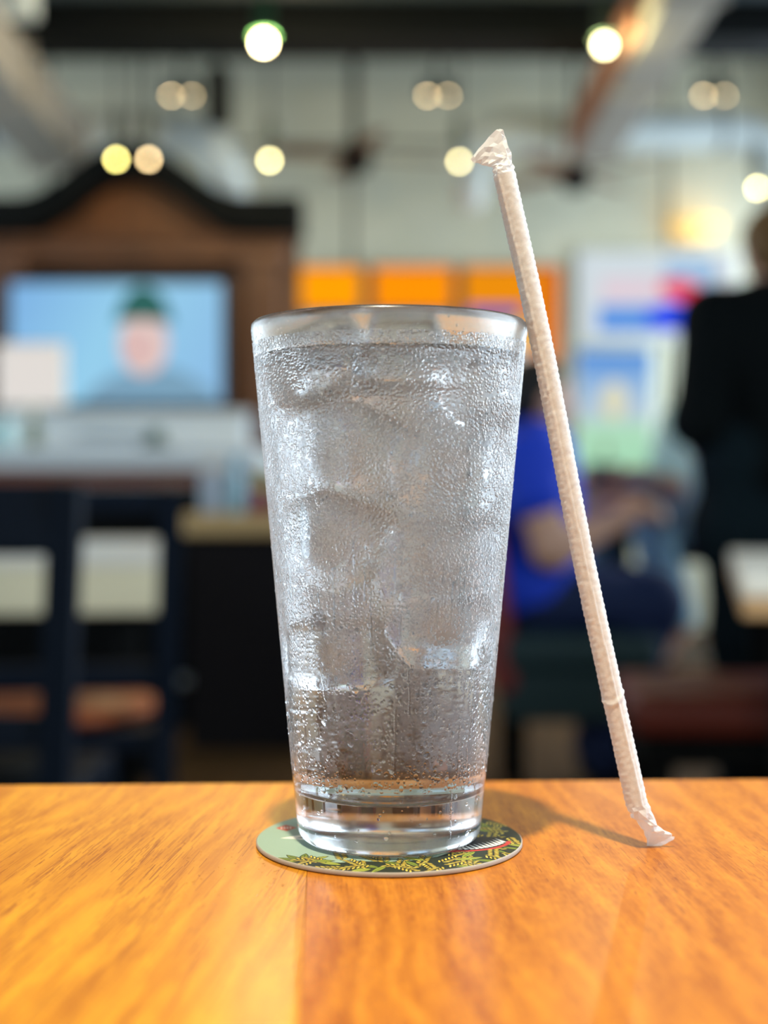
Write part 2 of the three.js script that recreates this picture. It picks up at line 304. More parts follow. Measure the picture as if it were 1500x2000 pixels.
const flat = (a, b) => (g, w, h) => { g.fillStyle = a; g.fillRect(0, 0, w, h); g.fillStyle = b; for (let k = 0; k < 9; k++) g.fillRect(w * (0.08 + 0.1 * k), h * 0.3, w * 0.05, h * 0.4); };
sign(-0.76, -0.14, 2.17, 2.49, -8.965, 'orange lit sign nearest the wooden back bar', flat('#ff9a00', '#ffa400'), 0.95, ORANGE);
sign(-0.085, 0.48, 2.17, 2.49, -8.965, 'orange lit sign in the middle of the row', flat('#ff9000', '#ff9a00'), 0.9, ORANGE);
sign(0.525, 1.21, 1.83, 2.49, -8.965, 'taller orange sign with blue and yellow lower half', (g, w, h) => {
  g.fillStyle = '#ff9a08'; g.fillRect(0, 0, w, h); g.fillStyle = '#2a50c8'; g.fillRect(w * 0.05, h * 0.42, w * 0.55, h * 0.14); g.fillStyle = '#ffcf10'; g.fillRect(w * 0.4, h * 0.56, w * 0.3, h * 0.26); g.fillStyle = '#f4f0e8'; g.fillRect(w * 0.35, h * 0.84, w * 0.35, h * 0.14); g.fillStyle = '#f07f10'; g.fillRect(w * 0.75, 0, w * 0.25, h);
}, 0.75, ORANGE);
screen('television', 'wide television with red and blue graphics', 'television', 1.06, 0.58, [1.86, 2.29, -9.0], (g, w, h) => {
  g.fillStyle = '#dfeaf0'; g.fillRect(0, 0, w, h);
  g.fillStyle = '#a9cdf0'; g.fillRect(w * 0.55, h * 0.06, w * 0.33, h * 0.34); g.fillStyle = '#f0dbe6'; g.fillRect(w * 0.14, h * 0.3, w * 0.6, h * 0.25);
  g.fillStyle = '#ff2450'; g.beginPath(); g.ellipse(w * 0.68, h * 0.45, w * 0.17, h * 0.12, 0.25, 0, 7); g.fill();
  g.fillStyle = '#5f9ef2'; g.fillRect(w * 0.12, h * 0.62, w * 0.4, h * 0.3); g.fillStyle = '#0040ff'; g.beginPath(); g.ellipse(w * 0.62, h * 0.74, w * 0.19, h * 0.16, 0, 0, 7); g.fill();
  g.fillStyle = '#e7edf0'; g.fillRect(w * 0.88, 0, w * 0.12, h);
}, 0.75, [rgb(0.8, 0.9, 1), 0.8], 0.02, '#dfe6e6');
screen('poster_display', 'tall lit display with blue top and pale green foot', 'display', 0.5, 0.8, [1.57, 1.52, -9.0], (g, w, h) => {
  const s = g.createLinearGradient(0, 0, 0, h); s.addColorStop(0, '#4f93ea'); s.addColorStop(0.3, '#a8cbf2'); s.addColorStop(0.6, '#cfe0e6'); s.addColorStop(0.62, '#bff0cf'); s.addColorStop(1, '#b2ecc4'); g.fillStyle = s; g.fillRect(0, 0, w, h);
  g.fillStyle = '#f2efd2'; g.beginPath(); g.ellipse(w * 0.5, h * 0.42, w * 0.16, h * 0.16, 0, 0, 7); g.fill(); g.fillStyle = '#f3eaa0'; g.beginPath(); g.ellipse(w * 0.46, h * 0.5, w * 0.09, h * 0.05, 0, 0, 7); g.fill();
  g.fillStyle = '#8f9a78'; g.fillRect(w * 0.34, h * 0.78, w * 0.08, h * 0.14);
}, 0.72, [rgb(0.75, 0.95, 0.95), 0.8], 0.02, '#c9d2ce');
{
  const s = thing('wall_sconce', 'warm yellow half bowl sconce above the right television', 'lamp', [2.11, 2.72, -8.95]);
  part(s, 'backplate', box(0.1, 0.16, 0.03, 0, 0, -0.02, 0.01), M.steel);
  part(s, 'lamp_shade', new THREE.LatheGeometry([[0.01, -0.07], [0.09, -0.06], [0.16, -0.01], [0.19, 0.06], [0.185, 0.062], [0.155, 0], [0.01, -0.05]].map((p) => new THREE.Vector2(...p)), 24, -Math.PI / 2, Math.PI), std(hex('#f3d089'), 0.8, { emissive: rgb(1, 0.58, 0.14), emissiveIntensity: 0.55 }));
  const l = new THREE.PointLight(rgb(1, 0.72, 0.3), 0.06); l.name = 'sconce_light'; l.position.set(0, 0.09, 0.1); l.shadow.radius = 2; s.add(l);
}

// ------------------------------------------------------------------ tables, chairs, half wall
const tan = std(0xffffff, 0.45, { map: dataTex(256, 128, (x, y) => { const k = fbm(x / 60, y / 6, 61, 4); return [mix(0.80, 0.90, k), mix(0.66, 0.77, k), mix(0.44, 0.55, k)]; }, true) });
const cream = std(hex('#f4eee0'), 0.35);
function diningTable(label, pos, turn, w, d, apron, top, edge) {
  const t = thing('dining_table', label, 'table', pos, turn);
  part(t, 'table_top', box(w, 0.03, d, 0, T - 0.015, 0, 0.006), top);
  part(t, 'apron', box(w - 0.004, apron, d - 0.004, 0, T - 0.03 - apron / 2, 0, 0.006), edge);
  for (const sx of [-1, 1]) for (const sz of [-1, 1]) part(t, 'leg', box(0.06, T - 0.03 - apron, 0.06, sx * (w / 2 - 0.08), (T - 0.03 - apron) / 2, sz * (d / 2 - 0.08), 0.006), M.black);
}
diningTable('cream topped table behind the dark chairs', [-1.02, 0, -3.25], 0.14, 0.86, 1.45, 0.10, cream, std(hex('#f6ecc8'), 0.5));
diningTable('cream topped table with tan edge beside the server', [1.07, 0, -2.15], -0.233, 0.8, 1.3, 0.03, cream, std(hex('#d2a878'), 0.5));
{
  const h = thing('half_wall', 'dark half wall with a tan wooden ledge', 'partition', [-0.38, 0, -4.5]);
  part(h, 'panel', box(0.62, 0.76, 0.12, 0, 0.38, 0, 0.005), dull(hex('#1d1a1c')));
  part(h, 'ledge', box(0.66, 0.075, 0.22, 0, 0.80, 0, 0.012), tan);
}
{
  const z = -4.46, y = 0.838;
  const n = thing('napkin_dispenser', 'white napkin dispenser on the tan ledge', 'dispenser', [-0.61, y, z]);
  part(n, 'body', box(0.075, 0.15, 0.07, 0, 0.075, 0, 0.012), std(hex('#bccbdc'), 0.4)); part(n, 'napkin', box(0.055, 0.05, 0.03, 0, 0.165, 0, 0.006), std(hex('#ded3c6'), 0.8));
  const b = thing('bottle', 'tall cyan bottle on the tan ledge', 'bottle', [-0.525, y, z]);
  part(b, 'body', lathe([[0, 0], [0.031, 0], [0.033, 0.006], [0.033, 0.13], [0.016, 0.16], [0.014, 0.175], [0, 0.175]], 20), std(hex('#a9d5e6'), 0.35)); part(b, 'cap', cyl(0.016, 0.017, 0.03, 0, 0.19, 0, 16), std(hex('#4fa9c8'), 0.4));
  const c = thing('condiment_bottle', 'yellow green squeeze bottle on the tan ledge', 'bottle', [-0.435, y, z - 0.03]);
  part(c, 'body', lathe([[0, 0], [0.024, 0], [0.025, 0.1], [0.018, 0.125], [0, 0.125]], 18), std(hex('#a3ab58'), 0.4)); part(c, 'nozzle', cyl(0.004, 0.012, 0.05, 0, 0.15, 0, 12), std(hex('#a3ab58'), 0.4));
  const d = thing('sugar_caddy', 'dark red packet caddy at the front of the ledge', 'caddy', [-0.44, y, z + 0.05]);
  part(d, 'box', box(0.07, 0.06, 0.05, 0, 0.03, 0, 0.008), std(hex('#8c2a40'), 0.5)); part(d, 'packets', box(0.055, 0.03, 0.035, 0, 0.07, 0, 0.004), std(hex('#c98a92'), 0.7));
}
const leatherOrange = std(hex('#a5501f'), 0.45), leatherRed = std(hex('#6d2a20'), 0.45), upholsteryRed = std(hex('#8c3a38'), 0.6);
function chair(label, x, z, turn, seatMat, splay = 0.05, slats = 3, railH = 0.1) {      // back towards +z, seat towards -z
  const c = thing('dining_chair', label, 'chair', [x, 0, z], turn), w = 0.4;
  for (const s of [-1, 1]) {
    part(c, 'back_post', [bar([s * (w / 2 - 0.03), 0, 0.02], [s * (w / 2 - 0.005), 0.46, 0], 0.042), bar([s * (w / 2 - 0.005), 0.455, 0], [s * (w / 2 + splay * 0.4), 0.9, 0.05], 0.042)], M.blackwood);
    part(c, 'front_leg', bar([s * (w / 2 - 0.02), 0, -0.4], [s * (w / 2 - 0.02), 0.44, -0.4], 0.042), M.blackwood);
    part(c, 'stretcher', bar([s * (w / 2 - 0.03), 0.2, 0], [s * (w / 2 - 0.02), 0.2, -0.4], 0.025), M.blackwood);
  }
  part(c, 'top_rail', box(w + splay * 0.6, railH, 0.035, 0, 0.9 - railH / 2, 0.045, 0.012), M.blackwood);
  part(c, 'lower_rail', box(w - 0.04, 0.05, 0.03, 0, 0.55, 0.01, 0.008), M.blackwood);
  for (let k = 0; k < slats; k++) part(c, 'slat', bar([(k - (slats - 1) / 2) * 0.09, 0.55, 0.012], [(k - (slats - 1) / 2) * 0.095, 0.9 - railH, 0.045], 0.024, 0.016), M.blackwood);
  part(c, 'seat_frame', box(w, 0.04, 0.42, 0, 0.43, -0.2, 0.008), M.blackwood);
  part(c, 'seat', new THREE.SphereGeometry(0.2, 32, 12).scale(0.92, 0.2, 1.02).translate(-0.01, 0.468, -0.21), seatMat);
}
chair('dark navy slat back chair standing nearest the wooden table', -0.66, -1.5, 0.0, M.black, 0.06, 3, 0.1);
chair('dark navy chair with orange brown seat at the cream table', -0.60, -2.1, 0.12, leatherOrange, 0.02, 0, 0.05);
{
  const b = thing('bench', 'low bench with a dark red padded seat', 'bench', [0.98, 0, -2.5], -0.05);
  part(b, 'seat', new RoundedBoxGeometry(0.95, 0.09, 0.42, 4, 0.035).translate(0, 0.445, 0), leatherRed);
  part(b, 'base', box(0.9, 0.06, 0.38, 0, 0.37, 0, 0.008), M.black);
  for (const sx of [-1, 1]) for (const sz of [-1, 1]) part(b, 'leg', box(0.05, 0.34, 0.05, sx * 0.41, 0.17, sz * 0.15, 0.006), M.black);
}
{
  const c = thing('booth_chair', 'padded red back chair under the blue shirted person', 'chair', [0.47, 0, -3.75]);
  part(c, 'backrest', box(0.07, 0.52, 0.44, 0, 0, 0, 0.03).rotateZ(0.12).translate(-0.14, 0.58, 0), upholsteryRed, 'dark red padded back');
  part(c, 'seat', new RoundedBoxGeometry(0.46, 0.12, 0.46, 4, 0.04).translate(0.1, 0.44, 0), std(hex('#1d3a40'), 0.6));
  part(c, 'skirt', box(0.42, 0.16, 0.42, 0.1, 0.32, 0, 0.01), std(hex('#1d3a40'), 0.6));
  for (const sx of [-0.08, 0.28]) for (const sz of [-1, 1]) part(c, 'leg', box(0.045, 0.25, 0.045, sx, 0.125, sz * 0.17, 0.005), M.black);
}
{
  const t = thing('high_table', 'small high table between the two seated people', 'table', [0.79, 0, -4.15]);
  part(t, 'table_top', new THREE.CylinderGeometry(0.13, 0.13, 0.04, 36).translate(0, 0.905, 0), std(hex('#8a6152'), 0.45));
  part(t, 'pedestal', cyl(0.03, 0.035, 0.87, 0, 0.45, 0, 16), M.black); part(t, 'foot', cyl(0.09, 0.1, 0.03, 0, 0.015, 0, 28), M.black);
  for (const [x, z, c, lab] of [[-0.09, 0.03, '#3a4650', 'dark tumbler on the high table left side'], [-0.02, -0.03, '#667a86', 'grey tumbler on the high table right side']]) {
    const g = thing('tumbler', lab, 'glass', [0.79 + x, 0.925, -4.15 + z]);
    part(g, 'cup', lathe([[0, 0], [0.026, 0], [0.03, 0.08], [0.028, 0.08], [0.025, 0.006], [0, 0.006]], 20), std(hex(c), 0.3)); part(g, 'drink', cyl(0.0265, 0.025, 0.05, 0, 0.032, 0, 18), std(hex('#2b1a14'), 0.3));
  }
  const s = thing('bar_stool', 'tall black stool under the person in pale jeans', 'stool', [1.05, 0, -4.25]);
  part(s, 'seat', new THREE.CylinderGeometry(0.18, 0.17, 0.06, 32).translate(0, 0.71, 0), std(hex('#241c1c'), 0.5));
  for (let k = 0; k < 4; k++) { const a = Math.PI / 4 + k * Math.PI / 2; part(s, 'leg', bar([0.2 * Math.cos(a), 0, 0.2 * Math.sin(a)], [0.12 * Math.cos(a), 0.68, 0.12 * Math.sin(a)], 0.032), std(hex('#4d4a50'), 0.5)); }
  part(s, 'foot_ring', new THREE.TorusGeometry(0.155, 0.011, 8, 36).rotateX(Math.PI / 2).translate(0, 0.36, 0), M.chrome);
}

// ------------------------------------------------------------------ people: smooth bodies from tapered bones
function skin(bones, res, k = 0.035) {
  const lo = V(9, 9, 9), hi = V(-9, -9, -9);
  for (const b of bones) for (const e of [b.slice(0, 4), b.slice(4, 8)]) { lo.min(V(e[0] - e[3], e[1] - e[3], e[2] - e[3])); hi.max(V(e[0] + e[3], e[1] + e[3], e[2] + e[3])); }
  const c = lo.clone().add(hi).multiplyScalar(0.5), half = Math.max(hi.x - lo.x, hi.y - lo.y, hi.z - lo.z) / 2 * 1.12 + 0.02;
  const dist = (x, y, z) => {
    let d = 9;
    for (const b of bones) {
      const bx = b[4] - b[0], by = b[5] - b[1], bz = b[6] - b[2], px = x - b[0], py = y - b[1], pz = z - b[2], L = bx * bx + by * by + bz * bz;
      const h = L > 1e-9 ? clamp((px * bx + py * by + pz * bz) / L, 0, 1) : 0, q = Math.hypot(px - bx * h, py - by * h, pz - bz * h) - mix(b[3], b[7], h);
      const m = clamp(0.5 + 0.5 * (d - q) / k, 0, 1); d = mix(d, q, m) - k * m * (1 - m);
    }
    return d;
  };
  const mc = new MarchingCubes(res, new THREE.MeshBasicMaterial(), false, false, 90000); mc.isolation = 0;
  for (let z = 0; z < res; z++) for (let y = 0; y < res; y++) for (let x = 0; x < res; x++) mc.field[z * res * res + y * res + x] = -dist(c.x + (x - res / 2) / (res / 2) * half, c.y + (y - res / 2) / (res / 2) * half, c.z + (z - res / 2) / (res / 2) * half);
  mc.update();
  const n = mc.count, p = new Float32Array(n * 3), nn = new Float32Array(n * 3), e = 0.004;
  for (let i = 0; i < n; i++) {
    const x = c.x + mc.positionArray[i * 3] * half, y = c.y + mc.positionArray[i * 3 + 1] * half, z = c.z + mc.positionArray[i * 3 + 2] * half;
    p.set([x, y, z], i * 3);
    nn.set(V(dist(x + e, y, z) - dist(x - e, y, z), dist(x, y + e, z) - dist(x, y - e, z), dist(x, y, z + e) - dist(x, y, z - e)).normalize().toArray(), i * 3);
  }
  const g = new THREE.BufferGeometry(); g.setAttribute('position', new THREE.BufferAttribute(p, 3)); g.setAttribute('normal', new THREE.BufferAttribute(nn, 3)); g.setAttribute('uv', new THREE.BufferAttribute(new Float32Array(n * 2), 2));
  return g;
}
const grow = (bones, r) => bones.map((b) => [b[0], b[1], b[2], b[3] + r, b[4], b[5], b[6], b[7] + r]);
const B = (a, ra, b, rb) => [...a, ra, ...b, rb];
function hand(w, dir, side, up) {                       // palm and five curled fingers
  const D = V(...dir).normalize(), S = V(...side).normalize(), U = V(...up).normalize(), at = (a, b, c) => V(...w).addScaledVector(D, a).addScaledVector(S, b).addScaledVector(U, c).toArray(), out = [B(at(0, 0, 0), 0.026, at(0.07, 0, 0), 0.026)];
  [[-0.027, 0.062], [-0.009, 0.072], [0.009, 0.068], [0.026, 0.052]].forEach(([s, l]) => { out.push(B(at(0.075, s, 0), 0.010, at(0.075 + l * 0.55, s * 1.1, -0.012), 0.009), B(at(0.075 + l * 0.55, s * 1.1, -0.012), 0.009, at(0.075 + l * 0.85, s * 1.1, -0.04), 0.008)); });
  out.push(B(at(0.02, -0.028, 0), 0.013, at(0.055, -0.055, -0.012), 0.011), B(at(0.055, -0.055, -0.012), 0.011, at(0.085, -0.052, -0.025), 0.009));
  return out;
}
const head = (c, f) => { const F = V(...f).normalize(), S = V(0, 1, 0).cross(F), at = (a, y, s) => [c[0] + F.x * a + S.x * s, c[1] + y, c[2] + F.z * a + S.z * s]; return [B(at(-0.02, 0.03, 0), 0.085, at(0.01, 0.01, 0), 0.083), B(at(0.03, -0.05, 0), 0.055, at(0.035, -0.085, 0), 0.038), B(at(0.085, 0.0, 0), 0.012, at(0.1, -0.03, 0), 0.014), B(at(0, 0, 0.085), 0.012, at(-0.01, -0.03, 0.085), 0.012), B(at(0, 0, -0.085), 0.012, at(-0.01, -0.03, -0.085), 0.012)]; };
const skinTone = std(hex('#d3a48c'), 0.55), eyeMat = std(hex('#241a16'), 0.3), lipMat = std(hex('#a5605a'), 0.5);
function face(p, c, f) {
  const F = V(...f).normalize(), S = V(0, 1, 0).cross(F), at = (a, y, s) => [c[0] + F.x * a + S.x * s, c[1] + y, c[2] + F.z * a + S.z * s];
  for (const s of [-1, 1]) part(p, 'eye', new THREE.SphereGeometry(0.011, 12, 8).translate(...at(0.082, 0.005, s * 0.033)), eyeMat);
  part(p, 'mouth', new THREE.SphereGeometry(0.02, 12, 8).scale(1, 0.35, 1).translate(...at(0.062, -0.065, 0)), lipMat);
}
function person(label, pos, turn, o) {
  const p = thing('person', label, 'person', pos, turn);
  part(p, 'body', skin(o.body, o.res ?? 96, 0.03), skinTone);
  face(p, o.head, o.facing);
  for (const [name, bones, mat, k, lab] of o.clothes) part(p, name, skin(bones, 80, k), mat, lab);
  return p;
}
{ // standing server, seen from behind
  const f = [-0.35, 0, -1], hd = [0.0, 1.585, -0.02];
  const torso = [B([0, 0.98, 0], 0.14, [0, 1.18, 0], 0.125), B([0, 1.18, 0], 0.125, [0, 1.36, 0], 0.135), B([-0.07, 0.98, 0], 0.115, [0.07, 0.98, 0], 0.115), B([-0.17, 1.40, 0], 0.062, [0.17, 1.40, 0], 0.062), B([-0.09, 1.33, 0], 0.11, [0.09, 1.33, 0], 0.11)];
  const upper = [B([-0.185, 1.39, 0], 0.062, [-0.235, 1.10, 0.05], 0.048), B([0.185, 1.39, 0], 0.062, [0.235, 1.10, 0.05], 0.048)];
  const fore = [B([-0.235, 1.10, 0.05], 0.046, [-0.15, 1.04, -0.18], 0.03), B([0.235, 1.10, 0.05], 0.046, [0.15, 1.04, -0.18], 0.03)];
  const legs = [-1, 1].flatMap((s) => [B([s * 0.095, 0.93, 0], 0.1, [s * 0.1, 0.5, 0], 0.062), B([s * 0.1, 0.5, 0], 0.062, [s * 0.1, 0.09, 0.02], 0.042), B([s * 0.1, 0.05, 0.04], 0.04, [s * 0.11, 0.035, -0.14], 0.033)]);
  const hands = [...hand([-0.15, 1.04, -0.18], [0.5, 0, -1], [1, 0, 0.4], [0, 1, 0]), ...hand([0.15, 1.04, -0.18], [-0.5, 0, -1], [-1, 0, 0.4], [0, 1, 0])];
  person('standing server in black clothes seen from behind', [1.105, 0, -3.45], 0.0, {
    body: [...head(hd, f), B([0, 1.40, 0], 0.056, [0, 1.53, -0.01], 0.052), ...torso, ...upper, ...fore, ...hands, ...legs], head: hd, facing: f,
    clothes: [
      ['shirt', grow([...torso, ...upper, ...fore], 0.018), dull(hex('#070d10'), 0.9), 0.05],
      ['trousers', grow(legs.filter((b, i) => i % 3 < 2), 0.022), dull(hex('#0a171e'), 0.9), 0.05],
      ['apron', grow([B([-0.08, 0.99, 0], 0.13, [0.08, 0.99, 0], 0.13), B([-0.1, 0.8, 0], 0.13, [0.1, 0.8, 0], 0.13)], 0.016), dull(hex('#101e25'), 0.9), 0.06, 'dark teal waist apron'],
      ['shoes', grow(legs.filter((b, i) => i % 3 === 2), 0.012), M.black, 0.03],
      ['hair', [B([0, 1.62, 0.005], 0.098, [0.0, 1.60, 0.03], 0.09), B([0.0, 1.58, 0.07], 0.05, [0, 1.52, 0.075], 0.03), B([0, 1.69, 0.06], 0.045, [0, 1.68, 0.05], 0.04)], std(hex('#6b4d25'), 0.7), 0.03, 'brown hair pinned up'],
    ],
  });
}
{ // seated in a royal blue shirt, turned to the right
  const f = [1, -0.15, -0.25], hd = [0.02, 1.19, 0];
  const torso = [B([0, 0.62, 0], 0.14, [-0.02, 0.9, 0], 0.13), B([-0.02, 0.9, 0], 0.13, [-0.01, 1.0, 0], 0.12), B([0, 1.01, -0.17], 0.06, [0, 1.01, 0.17], 0.06), B([-0.01, 0.62, -0.08], 0.12, [-0.01, 0.62, 0.08], 0.12)];
  const upper = [B([-0.05, 1.0, 0.2], 0.066, [0.03, 0.74, 0.23], 0.056), B([-0.02, 1.0, -0.2], 0.06, [0.08, 0.76, -0.22], 0.045)], sleeves = [B([-0.05, 1.0, 0.2], 0.066, [-0.02, 0.9, 0.215], 0.064), B([-0.02, 1.0, -0.2], 0.06, [0.02, 0.9, -0.21], 0.056)];
  const fore = [B([0.03, 0.74, 0.23], 0.055, [0.25, 0.83, 0.12], 0.03), B([0.08, 0.76, -0.22], 0.044, [0.25, 0.86, -0.2], 0.028)];
  const legs = [-1, 1].flatMap((s) => [B([0, 0.58, s * 0.1], 0.095, [0.34, 0.58, s * 0.12], 0.07), B([0.34, 0.58, s * 0.12], 0.066, [0.2, 0.12, s * 0.12], 0.045), B([0.2, 0.06, s * 0.12], 0.04, [0.34, 0.04, s * 0.13], 0.034)]);
  person('seated person in a royal blue shirt with dark hair', [0.455, 0, -3.75], 0, {
    body: [...head(hd, f), B([-0.01, 1.02, 0], 0.055, [0.01, 1.13, 0], 0.05), ...torso, ...upper, ...fore, ...hand([0.25, 0.83, 0.12], [1, 0.3, -0.3], [0, 0, 1], [0, 1, 0]), ...hand([0.25, 0.86, -0.2], [1, 0.2, 0.2], [0, 0, -1], [0, 1, 0]), ...legs], head: hd, facing: f,
    clothes: [
      ['shirt', grow([...torso, ...sleeves], 0.02), std(hex('#0b3fd6'), 0.75), 0.05, 'royal blue short sleeved shirt'],
      ['trousers', grow(legs.filter((b, i) => i % 3 < 2), 0.02), std(hex('#0b2350'), 0.8), 0.05],
      ['shoes', grow(legs.filter((b, i) => i % 3 === 2), 0.012), M.black, 0.03],
      ['hair', [B([0, 1.225, 0], 0.095, [-0.03, 1.2, 0], 0.09), B([-0.06, 1.18, 0], 0.05, [-0.06, 1.12, 0], 0.035)], std(hex('#141212'), 0.7), 0.03],
    ],
  });
}
{ // seated on the stool in pale jeans, turned to the left
  const f = [-1, -0.1, 0.1], hd = [0.07, 1.32, 0];
  const torso = [B([0, 0.86, 0], 0.13, [0.02, 1.02, 0], 0.115), B([0.02, 1.02, 0], 0.115, [0.03, 1.12, 0], 0.11), B([0.04, 1.15, -0.15], 0.055, [0.04, 1.15, 0.15], 0.055), B([0, 0.86, -0.07], 0.11, [0, 0.86, 0.07], 0.11)];
  const upper = [B([0.04, 1.14, 0.18], 0.055, [0.0, 0.9, 0.2], 0.042), B([0.04, 1.14, -0.18], 0.055, [-0.02, 0.9, -0.2], 0.042)];
  const fore = [B([0.0, 0.9, 0.2], 0.04, [-0.2, 0.96, 0.14], 0.027), B([-0.02, 0.9, -0.2], 0.04, [-0.22, 0.97, -0.12], 0.027)];
  const legs = [[1, [-0.17, 0.9, 0.1], [-0.06, 0.5, 0.12]], [-1, [-0.3, 0.84, -0.1], [-0.3, 0.45, -0.08]]].flatMap(([s, k, a]) => [B([0, 0.83, s * 0.08], 0.09, k, 0.066), B(k, 0.064, a, 0.042), B([a[0] + 0.01, a[1] - 0.05, a[2]], 0.036, [a[0] - 0.05, a[1] - 0.13, a[2] + 0.02], 0.028)]);
  person('seated person in pale jeans and light shirt behind the server', [1.03, 0, -4.25], 0, {
    body: [...head(hd, f), B([0.03, 1.16, 0], 0.052, [0.06, 1.26, 0], 0.048), ...torso, ...upper, ...fore, ...hand([-0.2, 0.96, 0.14], [-1, 0, -0.2], [0, 0, 1], [0, 1, 0]), ...hand([-0.22, 0.97, -0.12], [-1, 0, 0.2], [0, 0, -1], [0, 1, 0]), ...legs], head: hd, facing: f,
    clothes: [
      ['shirt', grow([...torso, ...upper], 0.02), std(hex('#b9dcd8'), 0.8), 0.05, 'pale cyan shirt'],
      ['trousers', grow(legs.filter((b, i) => i % 3 < 2), 0.018), std(hex('#8cb6cf'), 0.8), 0.05, 'pale blue jeans'],
      ['hair', [B([0.09, 1.355, 0], 0.094, [0.12, 1.33, 0], 0.088), B([0.14, 1.3, 0], 0.05, [0.15, 1.22, 0], 0.04)], std(hex('#3a2a20'), 0.7), 0.03],
    ],
  });
}

// ------------------------------------------------------------------ the near table
function woodBoard(s, base, dark, tilt, pores) {         // 0.16 m across, 0.32 m along the grain
  const W = 1024, H = 2048, [c, g] = canvas(W, H), im = g.createImageData(W, H);
  const ct = Math.cos(tilt), st = Math.sin(tilt);
  for (let y = 0; y < H; y++) for (let x = 0; x < W; x++) {
    const mx = x / W * 160, my = y / H * 320, u = mx * ct - my * st, v = mx * st + my * ct;   // millimetres across and along
    const warp = fbm(u / 30, v / 110, s, 3) * 42 + fbm(u / 8, v / 40, s + 9, 2) * 3;
    const ring = 0.5 + 0.5 * Math.sin((u + warp) * 0.52), fine = fbm(u * 1.6, v / 9, s + 20, 3), big = fbm(u / 18, v / 70, s + 30, 3), fleck = fbm(u * 0.7, v / 3.2, s + 44, 2);
    const k = clamp(0.28 * ring + (pores > 4000 ? 0.3 : 0.55) * (fine - 0.2) + 0.5 * (big - 0.4) + (pores > 4000 ? 0.1 : 0.4) * (fleck - 0.5), 0, 1), o = (y * W + x) * 4;
    for (let q = 0; q < 3; q++) im.data[o + q] = mix(base[q], dark[q], k); im.data[o + 3] = 255;
  }
  g.putImageData(im, 0, 0);
  for (let k = 0; k < pores; k++) {
    const x = rr(-20, W + 20), y = rr(-40, H + 40), l = (pores > 4000 ? rr(30, 170) : rr(12, 70)) * (0.5 + 0.6 * rnd()), a = tilt + rr(-0.03, 0.03);
    if (fbm(x / 90, y / 500, s + 70, 2) < rr(0.25, 0.6)) continue;
    g.strokeStyle = `rgba(${[0, 1, 2].map((q) => Math.round(dark[q] * [0.78, 0.66, 0.6][q])).join()},${rr(0.25, 0.65)})`; g.lineWidth = rr(1.0, 2.1);
    g.beginPath(); g.moveTo(x, y); g.lineTo(x + Math.sin(a) * l, y + Math.cos(a) * l); g.stroke();
  }
  const t = canvasTex(c), b = canvasTex(c, false);
  for (const q of [t, b]) { q.wrapS = q.wrapT = THREE.MirroredRepeatWrapping; }
  return phys({ map: t, bumpMap: b, bumpScale: 0.00012, roughness: 0.55, specularIntensity: 0.4, clearcoat: 0.32, clearcoatRoughness: 0.27, ior: 1.5 });
}
const woodLeft = woodBoard(101, [216, 148, 30], [160, 88, 6], 0.14, 5200), woodRight = woodBoard(202, [208, 130, 30], [148, 74, 6], 0.02, 2600);
{
  const t = thing('wooden_table', 'honey orange varnished wooden table carrying the glass', 'table', [0, T, 0], 0.04);
  const zs = -0.0985, len = 0.86;
  const boards = [[-0.46, -0.305, woodRight], [-0.305, -0.1525, woodLeft], [-0.1525, -0.0245, woodLeft], [-0.0245, 0.2, woodRight], [0.2, 0.345, woodLeft], [0.345, 0.46, woodRight]];
  boards.forEach(([a, b, m], i) => {
    const w = b - a - 0.00004, g = new RoundedBoxGeometry(w, 0.028, len, 2, 0.00025), p = g.attributes.position, n = g.attributes.normal, uv = g.attributes.uv;
    for (let k = 0; k < p.count; k++) { const x = p.getX(k), y = p.getY(k), z = p.getZ(k); Math.abs(n.getY(k)) > 0.5 ? uv.setXY(k, (x + w / 2 + 0.004) / 0.16, (z + len / 2) / 0.32 + i * 0.37 * (m === woodLeft ? 0 : 1)) : uv.setXY(k, (x + y + w / 2) / 0.16, (z + y + len / 2) / 0.32); }
    part(t, 'board', g.translate((a + b) / 2, -0.014, zs + len / 2), m);
  });
  part(t, 'apron', [box(0.8, 0.08, 0.02, 0, -0.068, zs + 0.06), box(0.8, 0.08, 0.02, 0, -0.068, zs + len - 0.06), box(0.02, 0.08, len - 0.14, -0.4, -0.068, zs + len / 2), box(0.02, 0.08, len - 0.14, 0.4, -0.068, zs + len / 2)], M.blackwood);
  for (const sx of [-1, 1]) for (const z of [zs + 0.09, zs + len - 0.09]) part(t, 'leg', box(0.06, T - 0.03, 0.06, sx * 0.38, -(T + 0.028) / 2 - 0.001, z, 0.004), M.blackwood);
}
